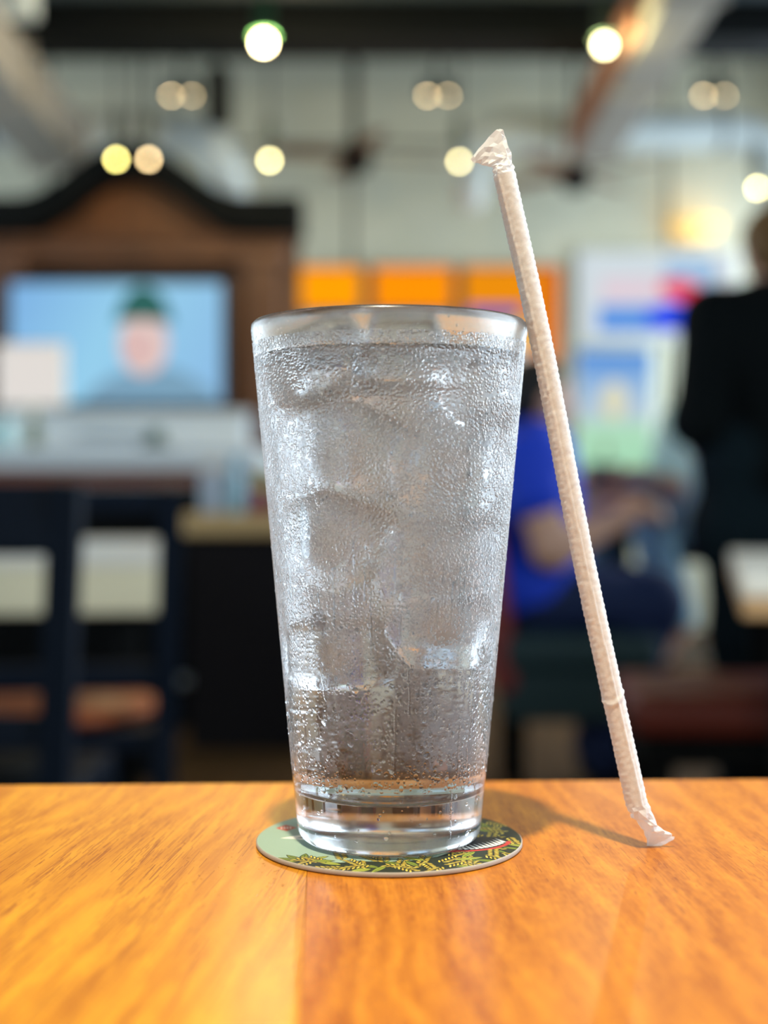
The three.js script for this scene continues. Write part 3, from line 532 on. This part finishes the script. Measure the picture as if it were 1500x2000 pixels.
// coaster
const AX = 0.0017, CT = 0.0015;                          // glass axis, coaster thickness
{
  const S = 1024, [c, g] = canvas(S, S), mm = (v) => v * S / 87, X = (x) => S / 2 + mm(x), Y = (z) => S / 2 + mm(z);
  g.fillStyle = '#97ae9c'; g.fillRect(0, 0, S, S);
  for (let k = 0; k < 9000; k++) { g.fillStyle = `rgba(${rnd() < 0.5 ? '225,232,215' : '120,150,135'},${rr(0.03, 0.12)})`; g.fillRect(rr(0, S), rr(0, S), rr(1, 5), rr(1, 4)); }
  g.fillStyle = '#1e2512'; g.beginPath();                // dark foliage band round the front and right
  g.moveTo(X(-33), Y(29)); for (const [x, z] of [[-26, 27], [-22, 31], [-15, 32], [-8, 30.5], [0, 31], [8, 29], [15, 25], [19, 20], [22, 10], [24, 0], [23, -12], [19, -24], [12, -34], [14, -46], [60, -46], [60, 60], [-40, 60]]) g.lineTo(X(x), Y(z)); g.fill();
  g.fillStyle = '#2c3634'; g.beginPath(); g.ellipse(X(30), Y(-8), mm(9), mm(12), 0.4, 0, 7); g.fill();
  const leaf = (x, z, l, w, a, col, rib = true) => { g.save(); g.translate(X(x), Y(z)); g.rotate(a); g.beginPath(); g.moveTo(0, 0); g.quadraticCurveTo(mm(l / 2), mm(-w), mm(l), 0); g.quadraticCurveTo(mm(l / 2), mm(w), 0, 0); g.fillStyle = col; g.fill(); g.strokeStyle = '#161b0b'; g.lineWidth = 3; g.stroke(); if (rib) { g.beginPath(); g.moveTo(0, 0); g.lineTo(mm(l * 0.8), 0); g.stroke(); } g.restore(); };
  const cols = ['#8f9a2c', '#a4a838', '#7c8a26', '#6f7d22'], yel = ['#d9b93c', '#e3c850', '#c8a62e'];
  for (const [x, z, a] of [[-27, 30, -2.7], [-27, 30, -2.2], [-27, 30, -1.5], [-26, 30, -0.7], [-26, 30, 0.2], [-28, 30, 2.9]]) leaf(x, z, 9, 2.6, a, cols[Math.floor(rnd() * 4)]);
  for (let k = 0; k < 80; k++) {                         // barley sprigs and leaves along the rim
    const t = mix(2.25, -1.05, k / 79), r = rr(30, 42.5), x = r * Math.cos(t), z = r * Math.sin(t), a = rr(0, 6.28);
    if (k % 3 === 1) leaf(x, z, rr(7, 11), rr(2, 3.2), a, cols[k % 4]);
    else for (let q = 0; q < 11; q++) { const s = q % 2 ? 1 : -1; leaf(x + Math.cos(a) * q * 0.8, z + Math.sin(a) * q * 0.8, 3.0, 1.0, a + s * 0.75, yel[q % 3], false); }
  }
  g.fillStyle = '#15100f'; g.beginPath(); g.ellipse(X(28), Y(8), mm(12), mm(7.5), -0.55, 0, 7); g.fill();   // open toothed mouth
  g.strokeStyle = '#b8322c'; g.lineWidth = mm(1.6); g.beginPath(); g.ellipse(X(28), Y(8.6), mm(12), mm(7.6), -0.55, 0.35, 2.7); g.stroke();
  g.fillStyle = '#f1eee4'; for (let k = 0; k < 11; k++) { const u = -8.5 + k * 1.75, ca = Math.cos(-0.55), sa = Math.sin(-0.55), q = (a, b) => [X(28 + a * ca - b * sa), Y(8 + a * sa + b * ca)], d = 6.2 * Math.sqrt(1 - (u / 11) ** 2); g.beginPath(); g.moveTo(...q(u - 0.8, d)); g.lineTo(...q(u + 0.8, d)); g.lineTo(...q(u + 0.5, d - 6.4)); g.fill(); }
  g.fillStyle = '#d8a58a'; g.beginPath(); g.ellipse(X(15), Y(19), mm(4.5), mm(1.6), -0.3, 0, 7); g.fill(); g.fillStyle = '#b8322c'; g.beginPath(); g.ellipse(X(20), Y(18), mm(3.5), mm(1.2), -0.2, 0, 7); g.fill();
  g.fillStyle = '#c8503c'; g.save(); g.translate(X(-35), Y(-13.5)); g.rotate(-0.1); g.beginPath(); g.moveTo(mm(-3.6), 0); g.lineTo(0, mm(-4.6)); g.lineTo(mm(3.6), 0); g.lineTo(0, mm(4.6)); g.fill(); g.fillStyle = '#f0ddd0'; for (let k = 0; k < 4; k++) g.fillRect(mm(-1.8 + k * 1.0), mm(-1.4), mm(0.5), mm(2.6)); g.restore();
  g.fillStyle = '#efe9d8'; g.beginPath(); g.moveTo(X(-36), Y(1)); g.lineTo(X(-29), Y(-4)); g.lineTo(X(-26), Y(4)); g.lineTo(X(-31), Y(2)); g.fill();
  g.fillStyle = '#1b2226'; g.fillRect(X(-29), Y(-18), mm(3), mm(2)); g.beginPath(); g.moveTo(X(-31), Y(1)); g.lineTo(X(-28), Y(-1)); g.lineTo(X(-28), Y(1)); g.fill();
  const co = thing('coaster', 'round card coaster printed with hop leaves under the glass', 'coaster', [AX, T + 0.0002, 0]), R = 0.0432;
  const top = new THREE.CircleGeometry(R - 0.0003, 96).rotateX(-Math.PI / 2).translate(0, CT, 0);
  part(co, 'print', top, std(0xffffff, 0.6, { map: canvasTex(c) }), 'sage and dark green hop print');
  part(co, 'card', lathe([[0, 0], [R - 0.0003, 0], [R, 0.0003], [R, CT - 0.0003], [R - 0.0003, CT]].map((p) => p), 96), std(hex('#b7ada0'), 0.8));
}

// ------------------------------------------------------------------ the pint glass
const GY = T + CT + 0.0004, ro = (y) => 0.0299 + (y - 0.005) * (0.0142 / 0.155), ri = (y) => ro(y) - mix(0.0034, 0.0026, clamp(y / 0.16, 0, 1)), WL = 0.1565;
const TW = 2048, TH = 1350, hMap = new Float32Array(TW * TH), fMap = new Float32Array(TW * TH);   // round the glass (235 mm) by height 5..160 mm
{
  const px = TW / 235, py = TH / 155;
  for (let y = 0; y < TH; y++) for (let x = 0; x < TW; x++) {          // fog: grainy film, broken by runs and wiped patches low down
    const h = 5 + y / py, a = x / px, dens = sstep(18, 30, h) * mix(0.42, 1, sstep(38, 85, h)) * (1 - 0.45 * sstep(149, 152, h));
    const run = fbm(a / 2.2, h / 40, 501, 3), patch = fbm(a / 14, h / 20, 502, 3), grain = fbm(a * 2.2, h * 2.2, 503, 3);
    fMap[y * TW + x] = clamp((0.30 + 0.55 * grain + 0.45 * (patch - 0.45) + 0.3 * (run - 0.5)) * (dens > 0.02 ? dens : 0), 0, 1);
  }
  const stamp = (cx, cy, r, hgt, sx, clear) => {
    const R = Math.ceil(r * 1.6);
    for (let j = -R; j <= R; j++) { const y = Math.round(cy) + j; if (y < 0 || y >= TH) continue;
      for (let i = -R; i <= R; i++) { const q = (i / (r * sx)) ** 2 + (j / r) ** 2; if (q >= 1) continue; const o = y * TW + (((Math.round(cx) + i) % TW) + TW) % TW; hMap[o] = Math.max(hMap[o], hgt * Math.sqrt(1 - q)); if (clear) fMap[o] *= 1 - clear; } }
  };
  for (let k = 0; k < 52000; k++) { const y = rr(0, TH), h = 5 + y / py; if ((h < 22 && rnd() > 0.12) || rnd() > 0.16 + 0.84 * sstep(40, 92, h)) continue; const r = rr(1.8, 4.4); stamp(rr(0, TW), y, r, r / 12 * mix(0.3, 1, sstep(36, 92, h)), rr(0.8, 1.2), 0); }
  for (let k = 0; k < 9000; k++) { const y = rr(0, TH), h = 5 + y / py, low = 1 - sstep(25, 95, h); if (rnd() > 0.10 + 0.9 * low || h < 20) continue; const r = rr(2.5, 5 + 5.5 * low * rnd()); stamp(rr(0, TW), y, r, r / 38, rr(0.65, 1.15), 0.93); }
  for (let k = 0; k < 90; k++) {                                        // runs
    let x = rr(0, TW), y = rr(0.1 * TH, 0.62 * TH); const l = rr(20, 180);
    for (let q = 0; q < l; q++) { stamp(x, y - q, rr(2.2, 3.4), 0.16, 1, 0.5); x += rr(-0.5, 0.5); }
  }
  const patches = [[-42, 100, 4, 9], [-37, 68, 7, 10], [-40, 45, 6, 8], [27, 66, 9, 6], [38, 74, 7, 9], [8, 34, 22, 9], [-20, 30, 15, 8], [-10, 150, 40, 3]];
  for (const [deg, h, w, t] of patches) for (let y = 0; y < TH; y++) for (let x = 0; x < TW; x++) {      // thinner patches of fog where drops ran together
    const a = x / px - 117.5 - deg / 360 * 235, q = Math.hypot(a / w * 2, (5 + y / py - h) / t) + 0.7 * (fbm(x / 30, y / 30, 91, 3) - 0.5);
    if (q < 1) { fMap[y * TW + x] *= t > 7 && deg < 0 ? 0.18 : 0.45; if (t > 7 && deg < 0) hMap[y * TW + x] *= 0.35; }
  }
}
const bumpTex = dataTex(TW, TH, (x, y) => { const h = hMap[y * TW + x]; return [h, h, h]; });
const fogTex = dataTex(TW, TH, (x, y) => { const f = fMap[y * TW + x]; return [1 - 0.16 * f, 0.05 + 0.6 * Math.sqrt(f), 0]; });   // r: transmission, g: roughness
const roughTex = dataTex(512, 340, (x, y) => { const f = fMap[Math.min(TH - 1, Math.floor(y * TH / 340)) * TW + x * 4]; return [0, 0.02 + 0.16 * f, 0]; });
const glassWet = phys({ name: 'wet_glass', color: 0xffffff, transmission: 1, roughness: 1, roughnessMap: roughTex, thickness: 0.003, ior: 1.5, bumpMap: bumpTex, bumpScale: 0.0006 });
const glassClean = phys({ name: 'clear_glass', color: 0xffffff, transmission: 1, roughness: 0.24, thickness: 0.003, ior: 1.5 });
const glassRim = phys({ name: 'misted_rim', color: 0xffffff, transmission: 1, roughness: 0.26, thickness: 0.003, ior: 1.5 });
const glassInner = phys({ name: 'glass_against_water', color: 0xffffff, transmission: 1, roughness: 0.0, thickness: 0.003, ior: 1.125 });
{
  const N = 128, L = (pts) => lathe(pts, N).rotateY(Math.PI);
  const outer = []; for (let k = 0; k <= 40; k++) { const y = 0.005 + 0.155 * k / 40; outer.push([ro(y), y]); }
  const foot = [[0, 0.0014], [0.012, 0.0013], [0.021, 0.0009], [0.0245, 0.0001], [0.0262, 0], [0.0276, 0.0004], [0.0288, 0.0014], [0.0296, 0.003], [ro(0.005), 0.005]];
  const rim = [[ro(0.16), 0.16], [0.0445, 0.1625], [0.0448, 0.1645], [0.0446, 0.1662], [0.0438, 0.1671], [0.0429, 0.1671], [0.0421, 0.1662], [0.0418, 0.1645], [ri(0.162), 0.162], [ri(WL + 0.002), WL + 0.002], [ri(WL), WL]];
  const wet = [[ri(WL), WL]]; for (let k = 1; k <= 30; k++) { const y = mix(WL, 0.021, k / 30); wet.push([ri(y), y]); }
  wet.push([ri(0.018) - 0.0007, 0.0182], [ri(0.017) - 0.0025, 0.0163], [0.022, 0.0153], [0.015, 0.015], [0, 0.0148]);
  const gl = thing('pint_glass', 'tall tapered pint glass of ice water fogged with condensation', 'glass', [AX, GY, 0]);
  const geos = [L(outer), L(foot), L(rim), L(wet)], g = mergeGeometries(geos, true);
  part(gl, 'glass_body', g, [glassWet, glassClean, glassRim, glassInner]);
  const film = outer.filter((p) => p[1] >= 0).map(([r, y]) => [r + 0.00018, y]);
  const fm = part(gl, 'condensation_film', L(film), phys({ name: 'fog', color: rgb(0.93, 0.95, 0.97), transmission: 1, transmissionMap: fogTex, roughness: 1, roughnessMap: fogTex, thickness: 0, ior: 1.33, bumpMap: bumpTex, bumpScale: 0.0010 }), 'grey film of fine condensation');
  fm.userData.kind = 'stuff';
  // larger drops: open water caps standing on the wall
  const cap = new THREE.SphereGeometry(1, 12, 5, 0, Math.PI * 2, 0, Math.PI / 2), drops = [];
  for (let k = 0; k < 1500; k++) {
    const y = 0.005 + 0.15 * rnd(), low = 1 - sstep(0.03, 0.09, y); if (rnd() > 0.28) continue;
    if (y < 0.022 && rnd() > 0.25) continue;
    drops.push([rr(-1.7, 1.7), y, rr(0.00025, 0.0005) + 0.0006 * low * rnd() * rnd(), rr(0.8, 1.5)]);
  }
  for (let k = 0; k < 520; k++) drops.push([rr(-Math.PI, Math.PI), rr(0.150, 0.1645), rr(0.00015, 0.00042), rr(0.8, 1.3)]);
  for (const [a, y, n] of [[0.62, 0.12, 26], [0.58, 0.095, 18], [-0.28, 0.097, 6], [0.1, 0.083, 8], [0.32, 0.062, 9], [-0.15, 0.08, 6]]) for (let k = 0; k < n; k++) drops.push([a + rr(-0.03, 0.03), y + rr(-0.017, 0.017), rr(0.0003, 0.0009), rr(0.9, 1.8)]);
  const im = new THREE.InstancedMesh(cap, phys({ name: 'water_drop', color: 0xffffff, transmission: 1, roughness: 0, thickness: 0.001, ior: 1.333 }), drops.length), m = new THREE.Matrix4(), q = new THREE.Quaternion();
  drops.forEach(([a, y, r, s], i) => {
    const n = V(Math.sin(a), -0.09, Math.cos(a)).normalize(); q.setFromUnitVectors(V(0, 1, 0), n);
    const R = ro(y) + 0.0002; m.compose(V(Math.sin(a) * R, y, Math.cos(a) * R), q, V(r, r * 0.34, r * s)); im.setMatrixAt(i, m);
  });
  im.name = 'condensation_droplets'; im.userData.kind = 'stuff'; gl.add(im);
}
{
  const side = [[0, 0.01495], [0.015, 0.01515], [0.0219, 0.01545], [ri(0.017) - 0.0027, 0.01645], [ri(0.018) - 0.0009, 0.01835]]; for (let k = 0; k <= 30; k++) { const y = mix(0.021, WL - 0.0003, k / 30); side.push([ri(y) - 0.0001, y]); }
  const top = [[ri(WL) - 0.0001, WL - 0.0003], [ri(WL) - 0.0008, WL - 0.0009], [ri(WL) - 0.0022, WL - 0.0014], [0.03, WL - 0.0015], [0.015, WL - 0.0015], [0, WL - 0.0015]];
  const w = thing('water', 'clear iced water filling the pint glass', 'water', [AX, GY, 0]);
  part(w, 'water_body', mergeGeometries([lathe(side, 96), lathe(top, 96)], true), [phys({ name: 'water_against_glass', color: 0xffffff, transmission: 1, roughness: 0, ior: 1.0, thickness: 0.05, specularIntensity: 0 }), phys({ name: 'water_top', color: 0xffffff, transmission: 1, roughness: 0, ior: 1.333, thickness: 0.05 })]);
}
{ // ice
  const iceIn = phys({ name: 'sunken_ice', color: 0xffffff, transmission: 1, roughness: 0.06, ior: 1.045, thickness: 0.02 }), iceOut = phys({ name: 'floating_ice', color: 0xffffff, transmission: 1, roughness: 0.06, ior: 1.22, thickness: 0.02 });
  const core = std(hex('#e6ecee'), 1, { transparent: true, opacity: 0.4 });
  const cubes = [
    [-0.020, 0.1535, 0.012, 0.027, 0.2, 'rounded ice lump breaking the surface at the left'], [0.004, 0.1565, 0.012, 0.027, 0.1, 'flat topped ice cube standing out of the water'], [0.026, 0.147, -0.008, 0.024, 0.6, 'ice cube floating at the right beside the straw'],
    [-0.010, 0.125, -0.006, 0.029, 0.5, 'large clear ice cube below the surface'], [0.017, 0.121, 0.008, 0.028, 1.0, 'clear ice cube in the upper half of the glass'], [-0.015, 0.097, 0.010, 0.027, 0.3, 'tilted ice cube left of the middle'],
    [0.012, 0.091, -0.004, 0.028, 0.8, 'ice cube in the middle of the glass'], [0.014, 0.071, 0.008, 0.025, 0.25, 'lowest ice cube right of the middle'], [-0.012, 0.061, -0.006, 0.024, 1.2, 'lowest ice cube left of the middle']];
  cubes.forEach(([x, y, z, s, t, lab], i) => {
    const g = new RoundedBoxGeometry(s, s * 0.95, s, 8, s * (i === 1 ? 0.16 : 0.24)), p = g.attributes.position;
    for (let k = 0; k < p.count; k++) {
      const a = p.getX(k), b = p.getY(k), c = p.getZ(k), n = 1 + 0.10 * (fbm(a * 170 + i * 9 + 40, (b + c) * 170 + 40, 300 + i, 3) - 0.5), taper = i === 1 ? 1 - 0.5 * b / s : 1;
      p.setXYZ(k, a * n * taper, b * n, c * n * taper);
    }
    g.computeVertexNormals();
    const c = thing('ice_cube', lab, 'ice', [AX + x, GY + y, z], t, 'ice cubes in the pint glass'); c.rotation.set(i === 1 ? 0 : 0.45 * Math.sin(i * 2), t, i === 1 ? 0 : 0.45 * Math.cos(i * 3));
    part(c, 'ice', g, i < 3 ? iceOut : iceIn);
    if (i > 2) part(c, 'cloudy_core', new THREE.IcosahedronGeometry(s * 0.22, 3).scale(1, 1.3, 0.8), core, 'whitish cloud of trapped air');
  });
}

// ------------------------------------------------------------------ straw in its paper wrapper
{
  const path = new THREE.CatmullRomCurve3([V(0.0813, 0.0138, 0.0058), V(0.0641, 0.0915, 0.0075), V(0.0493, 0.1649, 0.0103), V(0.0380, 0.2146, 0.0125)]);
  const st = thing('paper_wrapped_straw', 'drinking straw in a white paper wrapper leaning on the glass rim', 'straw', [0, T, 0]);
  part(st, 'straw', new THREE.TubeGeometry(new THREE.CatmullRomCurve3(path.getPoints(30).slice(0, 31)), 40, 0.0029, 18), std(hex('#e9dfd0'), 0.5));
  // sections: centre, half axes a and b, flatness of the crimp
  const rows = [], N = 64, K = 300, r0 = 0.0035;
  const section = (c, a, b, crimp, s, ripple) => {
    const row = [];
    for (let i = 0; i < N; i++) {
      const t = i / N * Math.PI * 2, ct = Math.cos(t), sn = Math.sin(t);
      let k = 1 + ripple * 0.035 * Math.sin(s * 2 * Math.PI / 0.0021) * (0.5 + 0.5 * Math.cos(2 * t)) + 0.05 * (vnoise(s * 900, i * 0.35, 7) - 0.5) * (1 + 2 * crimp);
      const seam = ((t - 1.1 - s * 5) % (2 * Math.PI) + 2 * Math.PI) % (2 * Math.PI); if (seam < 0.16) k += 0.075; else if (seam < 0.35) k += 0.06 * (1 - (seam - 0.16) / 0.19);
      if (ripple) { const q = (s - 0.0365 - 0.0016 * Math.cos(t * 1.5)) / 0.0007; k += 0.10 * Math.exp(-q * q); }
      const pleat = crimp * (0.0011 * (vnoise(ct * 4 + 9, s * 260 + 5, 77) - 0.5) * 2 + 0.00045 * Math.sin(ct * 13 + s * 500));
      row.push(c.clone().addScaledVector(a, ct * k).addScaledVector(b, sn * k).addScaledVector(b.clone().normalize(), pleat));
    }
    rows.push(row);
  };
  const ends = (list, dirSign) => { // loft between key sections
    const cs = new THREE.CatmullRomCurve3(list.map((l) => V(...l.c))), n = 13, out = [];
    for (let k = 0; k <= n; k++) {
      const u = k / n * (list.length - 1), i = Math.min(list.length - 2, Math.floor(u)), f = sstep(0, 1, u - i), A = list[i], Bq = list[i + 1];
      out.push([cs.getPoint(k / n), V(...A.a).lerp(V(...Bq.a), f), V(...A.b).lerp(V(...Bq.b), f), mix(A.p, Bq.p, f)]);
    }
    return out;
  };
  const tan0 = path.getTangentAt(0), x0 = V(1, 0, 0).addScaledVector(tan0, -tan0.x).normalize(), z0 = tan0.clone().cross(x0).normalize().negate();
  const tan1 = path.getTangentAt(1), x1 = V(1, 0, 0).addScaledVector(tan1, -tan1.x).normalize(), z1 = tan1.clone().cross(x1).normalize().negate();
  const sc = (v, k) => v.clone().multiplyScalar(k).toArray();
  const bottom = ends([
    { c: [0.0896, 0.0012, 0.0056], a: [0.0038, 0.0019, 0.0006], b: [-0.0003, 0.0007, 0.0004], p: 0.35 },
    { c: [0.0881, 0.0032, 0.0056], a: [0.0036, 0.0012, 0.0004], b: [-0.0002, 0.0008, 0.0012], p: 0.5 },
    { c: [0.0862, 0.0058, 0.0056], a: [0.0023, 0.0006, 0.0], b: [0.0003, 0, 0.0020], p: 0.5 },
    { c: [0.0845, 0.0080, 0.0057], a: [0.0031, -0.0004, 0], b: [0, 0.0004, 0.0026], p: 0.4 },
    { c: [0.0827, 0.0106, 0.0058], a: [0.0035, 0.0004, 0], b: [0, 0, 0.0031], p: 0.2 },
    { c: path.getPointAt(0).toArray(), a: sc(x0, r0), b: sc(z0, r0), p: 0 }]);
  const topEnd = ends([
    { c: path.getPointAt(1).toArray(), a: sc(x1, r0), b: sc(z1, r0), p: 0 },
    { c: [0.0374, 0.2168, 0.0126], a: [0.0032, 0.0006, 0], b: [0, 0, 0.0026], p: 0.3 },
    { c: [0.0365, 0.2190, 0.0127], a: [0.0033, 0.0018, 0], b: [0.0004, 0, 0.0016], p: 0.6 },
    { c: [0.0345, 0.2215, 0.0128], a: [0.0040, 0.0036, 0.0004], b: [-0.0006, 0.0004, 0.0009], p: 0.6 },
    { c: [0.0320, 0.2243, 0.0130], a: [0.0049, 0.0052, 0.0006], b: [-0.0004, 0.0003, 0.0004], p: 0.4 }]);
    for (let k = 0; k <= K; k++) { const u = k / K, t = path.getTangentAt(u), x = V(1, 0, 0).addScaledVector(t, -t.x).normalize(), z = t.clone().cross(x).normalize().negate(); section(path.getPointAt(u), x.multiplyScalar(r0), z.multiplyScalar(r0), 0, u * 0.2135, 1); }
  const pos = [], uv = [], idx = [];
  rows.forEach((row, j) => row.concat([row[0]]).forEach((p, i) => { pos.push(p.x, Math.max(p.y, 0.0003), p.z); uv.push(i / N, j / rows.length * 10); }));
  for (let j = 0; j < rows.length - 1; j++) for (let i = 0; i < N; i++) { const a = j * (N + 1) + i, b = a + 1, c = a + N + 1, d = c + 1; idx.push(a, c, b, b, c, d); }
  const g = new THREE.BufferGeometry(); g.setAttribute('position', new THREE.Float32BufferAttribute(pos, 3)); g.setAttribute('uv', new THREE.Float32BufferAttribute(uv, 2)); g.setIndex(idx); g.computeVertexNormals();
  const crumple = (list, s0) => {                          // creased, faceted paper
    const n = 18, ps = [], ix = [];
    list.forEach(([c, a, b, p], j) => { for (let i = 0; i < n; i++) {
      const t = (i + (j % 2) * 0.5) / n * Math.PI * 2, ct = Math.cos(t), sn = Math.sin(t), k = 1 + (p > 0.02 ? 0.34 : 0.05) * (hash2(i, j, s0) - 0.5);
      const q = c.clone().addScaledVector(a, ct * k).addScaledVector(b, sn * k).addScaledVector(b.clone().normalize(), p * 0.0013 * (hash2(Math.round(ct * 4), j, s0 + 3) - 0.5)); ps.push(q.x, Math.max(q.y, 0.0002), q.z);
    } });
    for (let j = 0; j < list.length - 1; j++) for (let i = 0; i < n; i++) { const a = j * n + i, b = j * n + (i + 1) % n, c = a + n, d = b + n; j % 2 ? ix.push(a, c, d, a, d, b) : ix.push(a, c, b, b, c, d); }
    const q = new THREE.BufferGeometry(); q.setAttribute('position', new THREE.Float32BufferAttribute(ps, 3)); q.setAttribute('uv', new THREE.Float32BufferAttribute(new Float32Array(ps.length / 3 * 2), 2)); q.setIndex(ix);
    const f = q.toNonIndexed(); f.computeVertexNormals(); return f;
  };
  const paper = dataTex(256, 512, (x, y) => { const k = fbm(x / 5, y / 5, 801, 3); return [0.93 + 0.07 * k, 0.93 + 0.07 * k, 0.93 + 0.07 * k]; }, true);
  part(st, 'wrapper', g, phys({ map: paper, roughness: 0.95, transmission: 0.2, thickness: 0, bumpMap: paper, bumpScale: 0.00008, specularIntensity: 0.3 }), 'thin white paper sleeve');
  const crimped = phys({ color: rgb(0.93, 0.93, 0.93), roughness: 0.9, transmission: 0.35, thickness: 0, specularIntensity: 0.3 });
  for (const [l, q] of [[bottom, 31], [topEnd, 57]]) part(st, 'crimped_end', crumple(l, q), crimped, 'crumpled flattened paper end');
}
// spilled drops on the table left of the coaster
{
  const n = 170, im = new THREE.InstancedMesh(new THREE.SphereGeometry(1, 12, 5, 0, Math.PI * 2, 0, Math.PI / 2), phys({ name: 'spilled_water', color: 0xffffff, transmission: 1, roughness: 0, thickness: 0.001, ior: 1.333 }), n), m = new THREE.Matrix4();
  for (let k = 0; k < n; k++) { const u = rnd(), r = rr(0.00015, 0.00045), x = mix(-0.03, -0.085, u * rnd()), z = mix(0.0, 0.10, rnd()); m.compose(V(x + 0.05 * (z - 0.03), T + 0.00005, z), new THREE.Quaternion(), V(r, r * 0.5, r)); im.setMatrixAt(k, m); }
  im.name = 'spilled_droplets'; scene.add(im); tag(im, 'tiny spilled water drops on the wood beside the coaster', 'water drops', null, 'stuff');
}

scene.traverse((o) => { if (o.isMesh || (o.isLight && o.shadow && !o.isRectAreaLight)) o.castShadow = true; if (o.isMesh) o.receiveShadow = true; });
renderer.render(scene, camera);
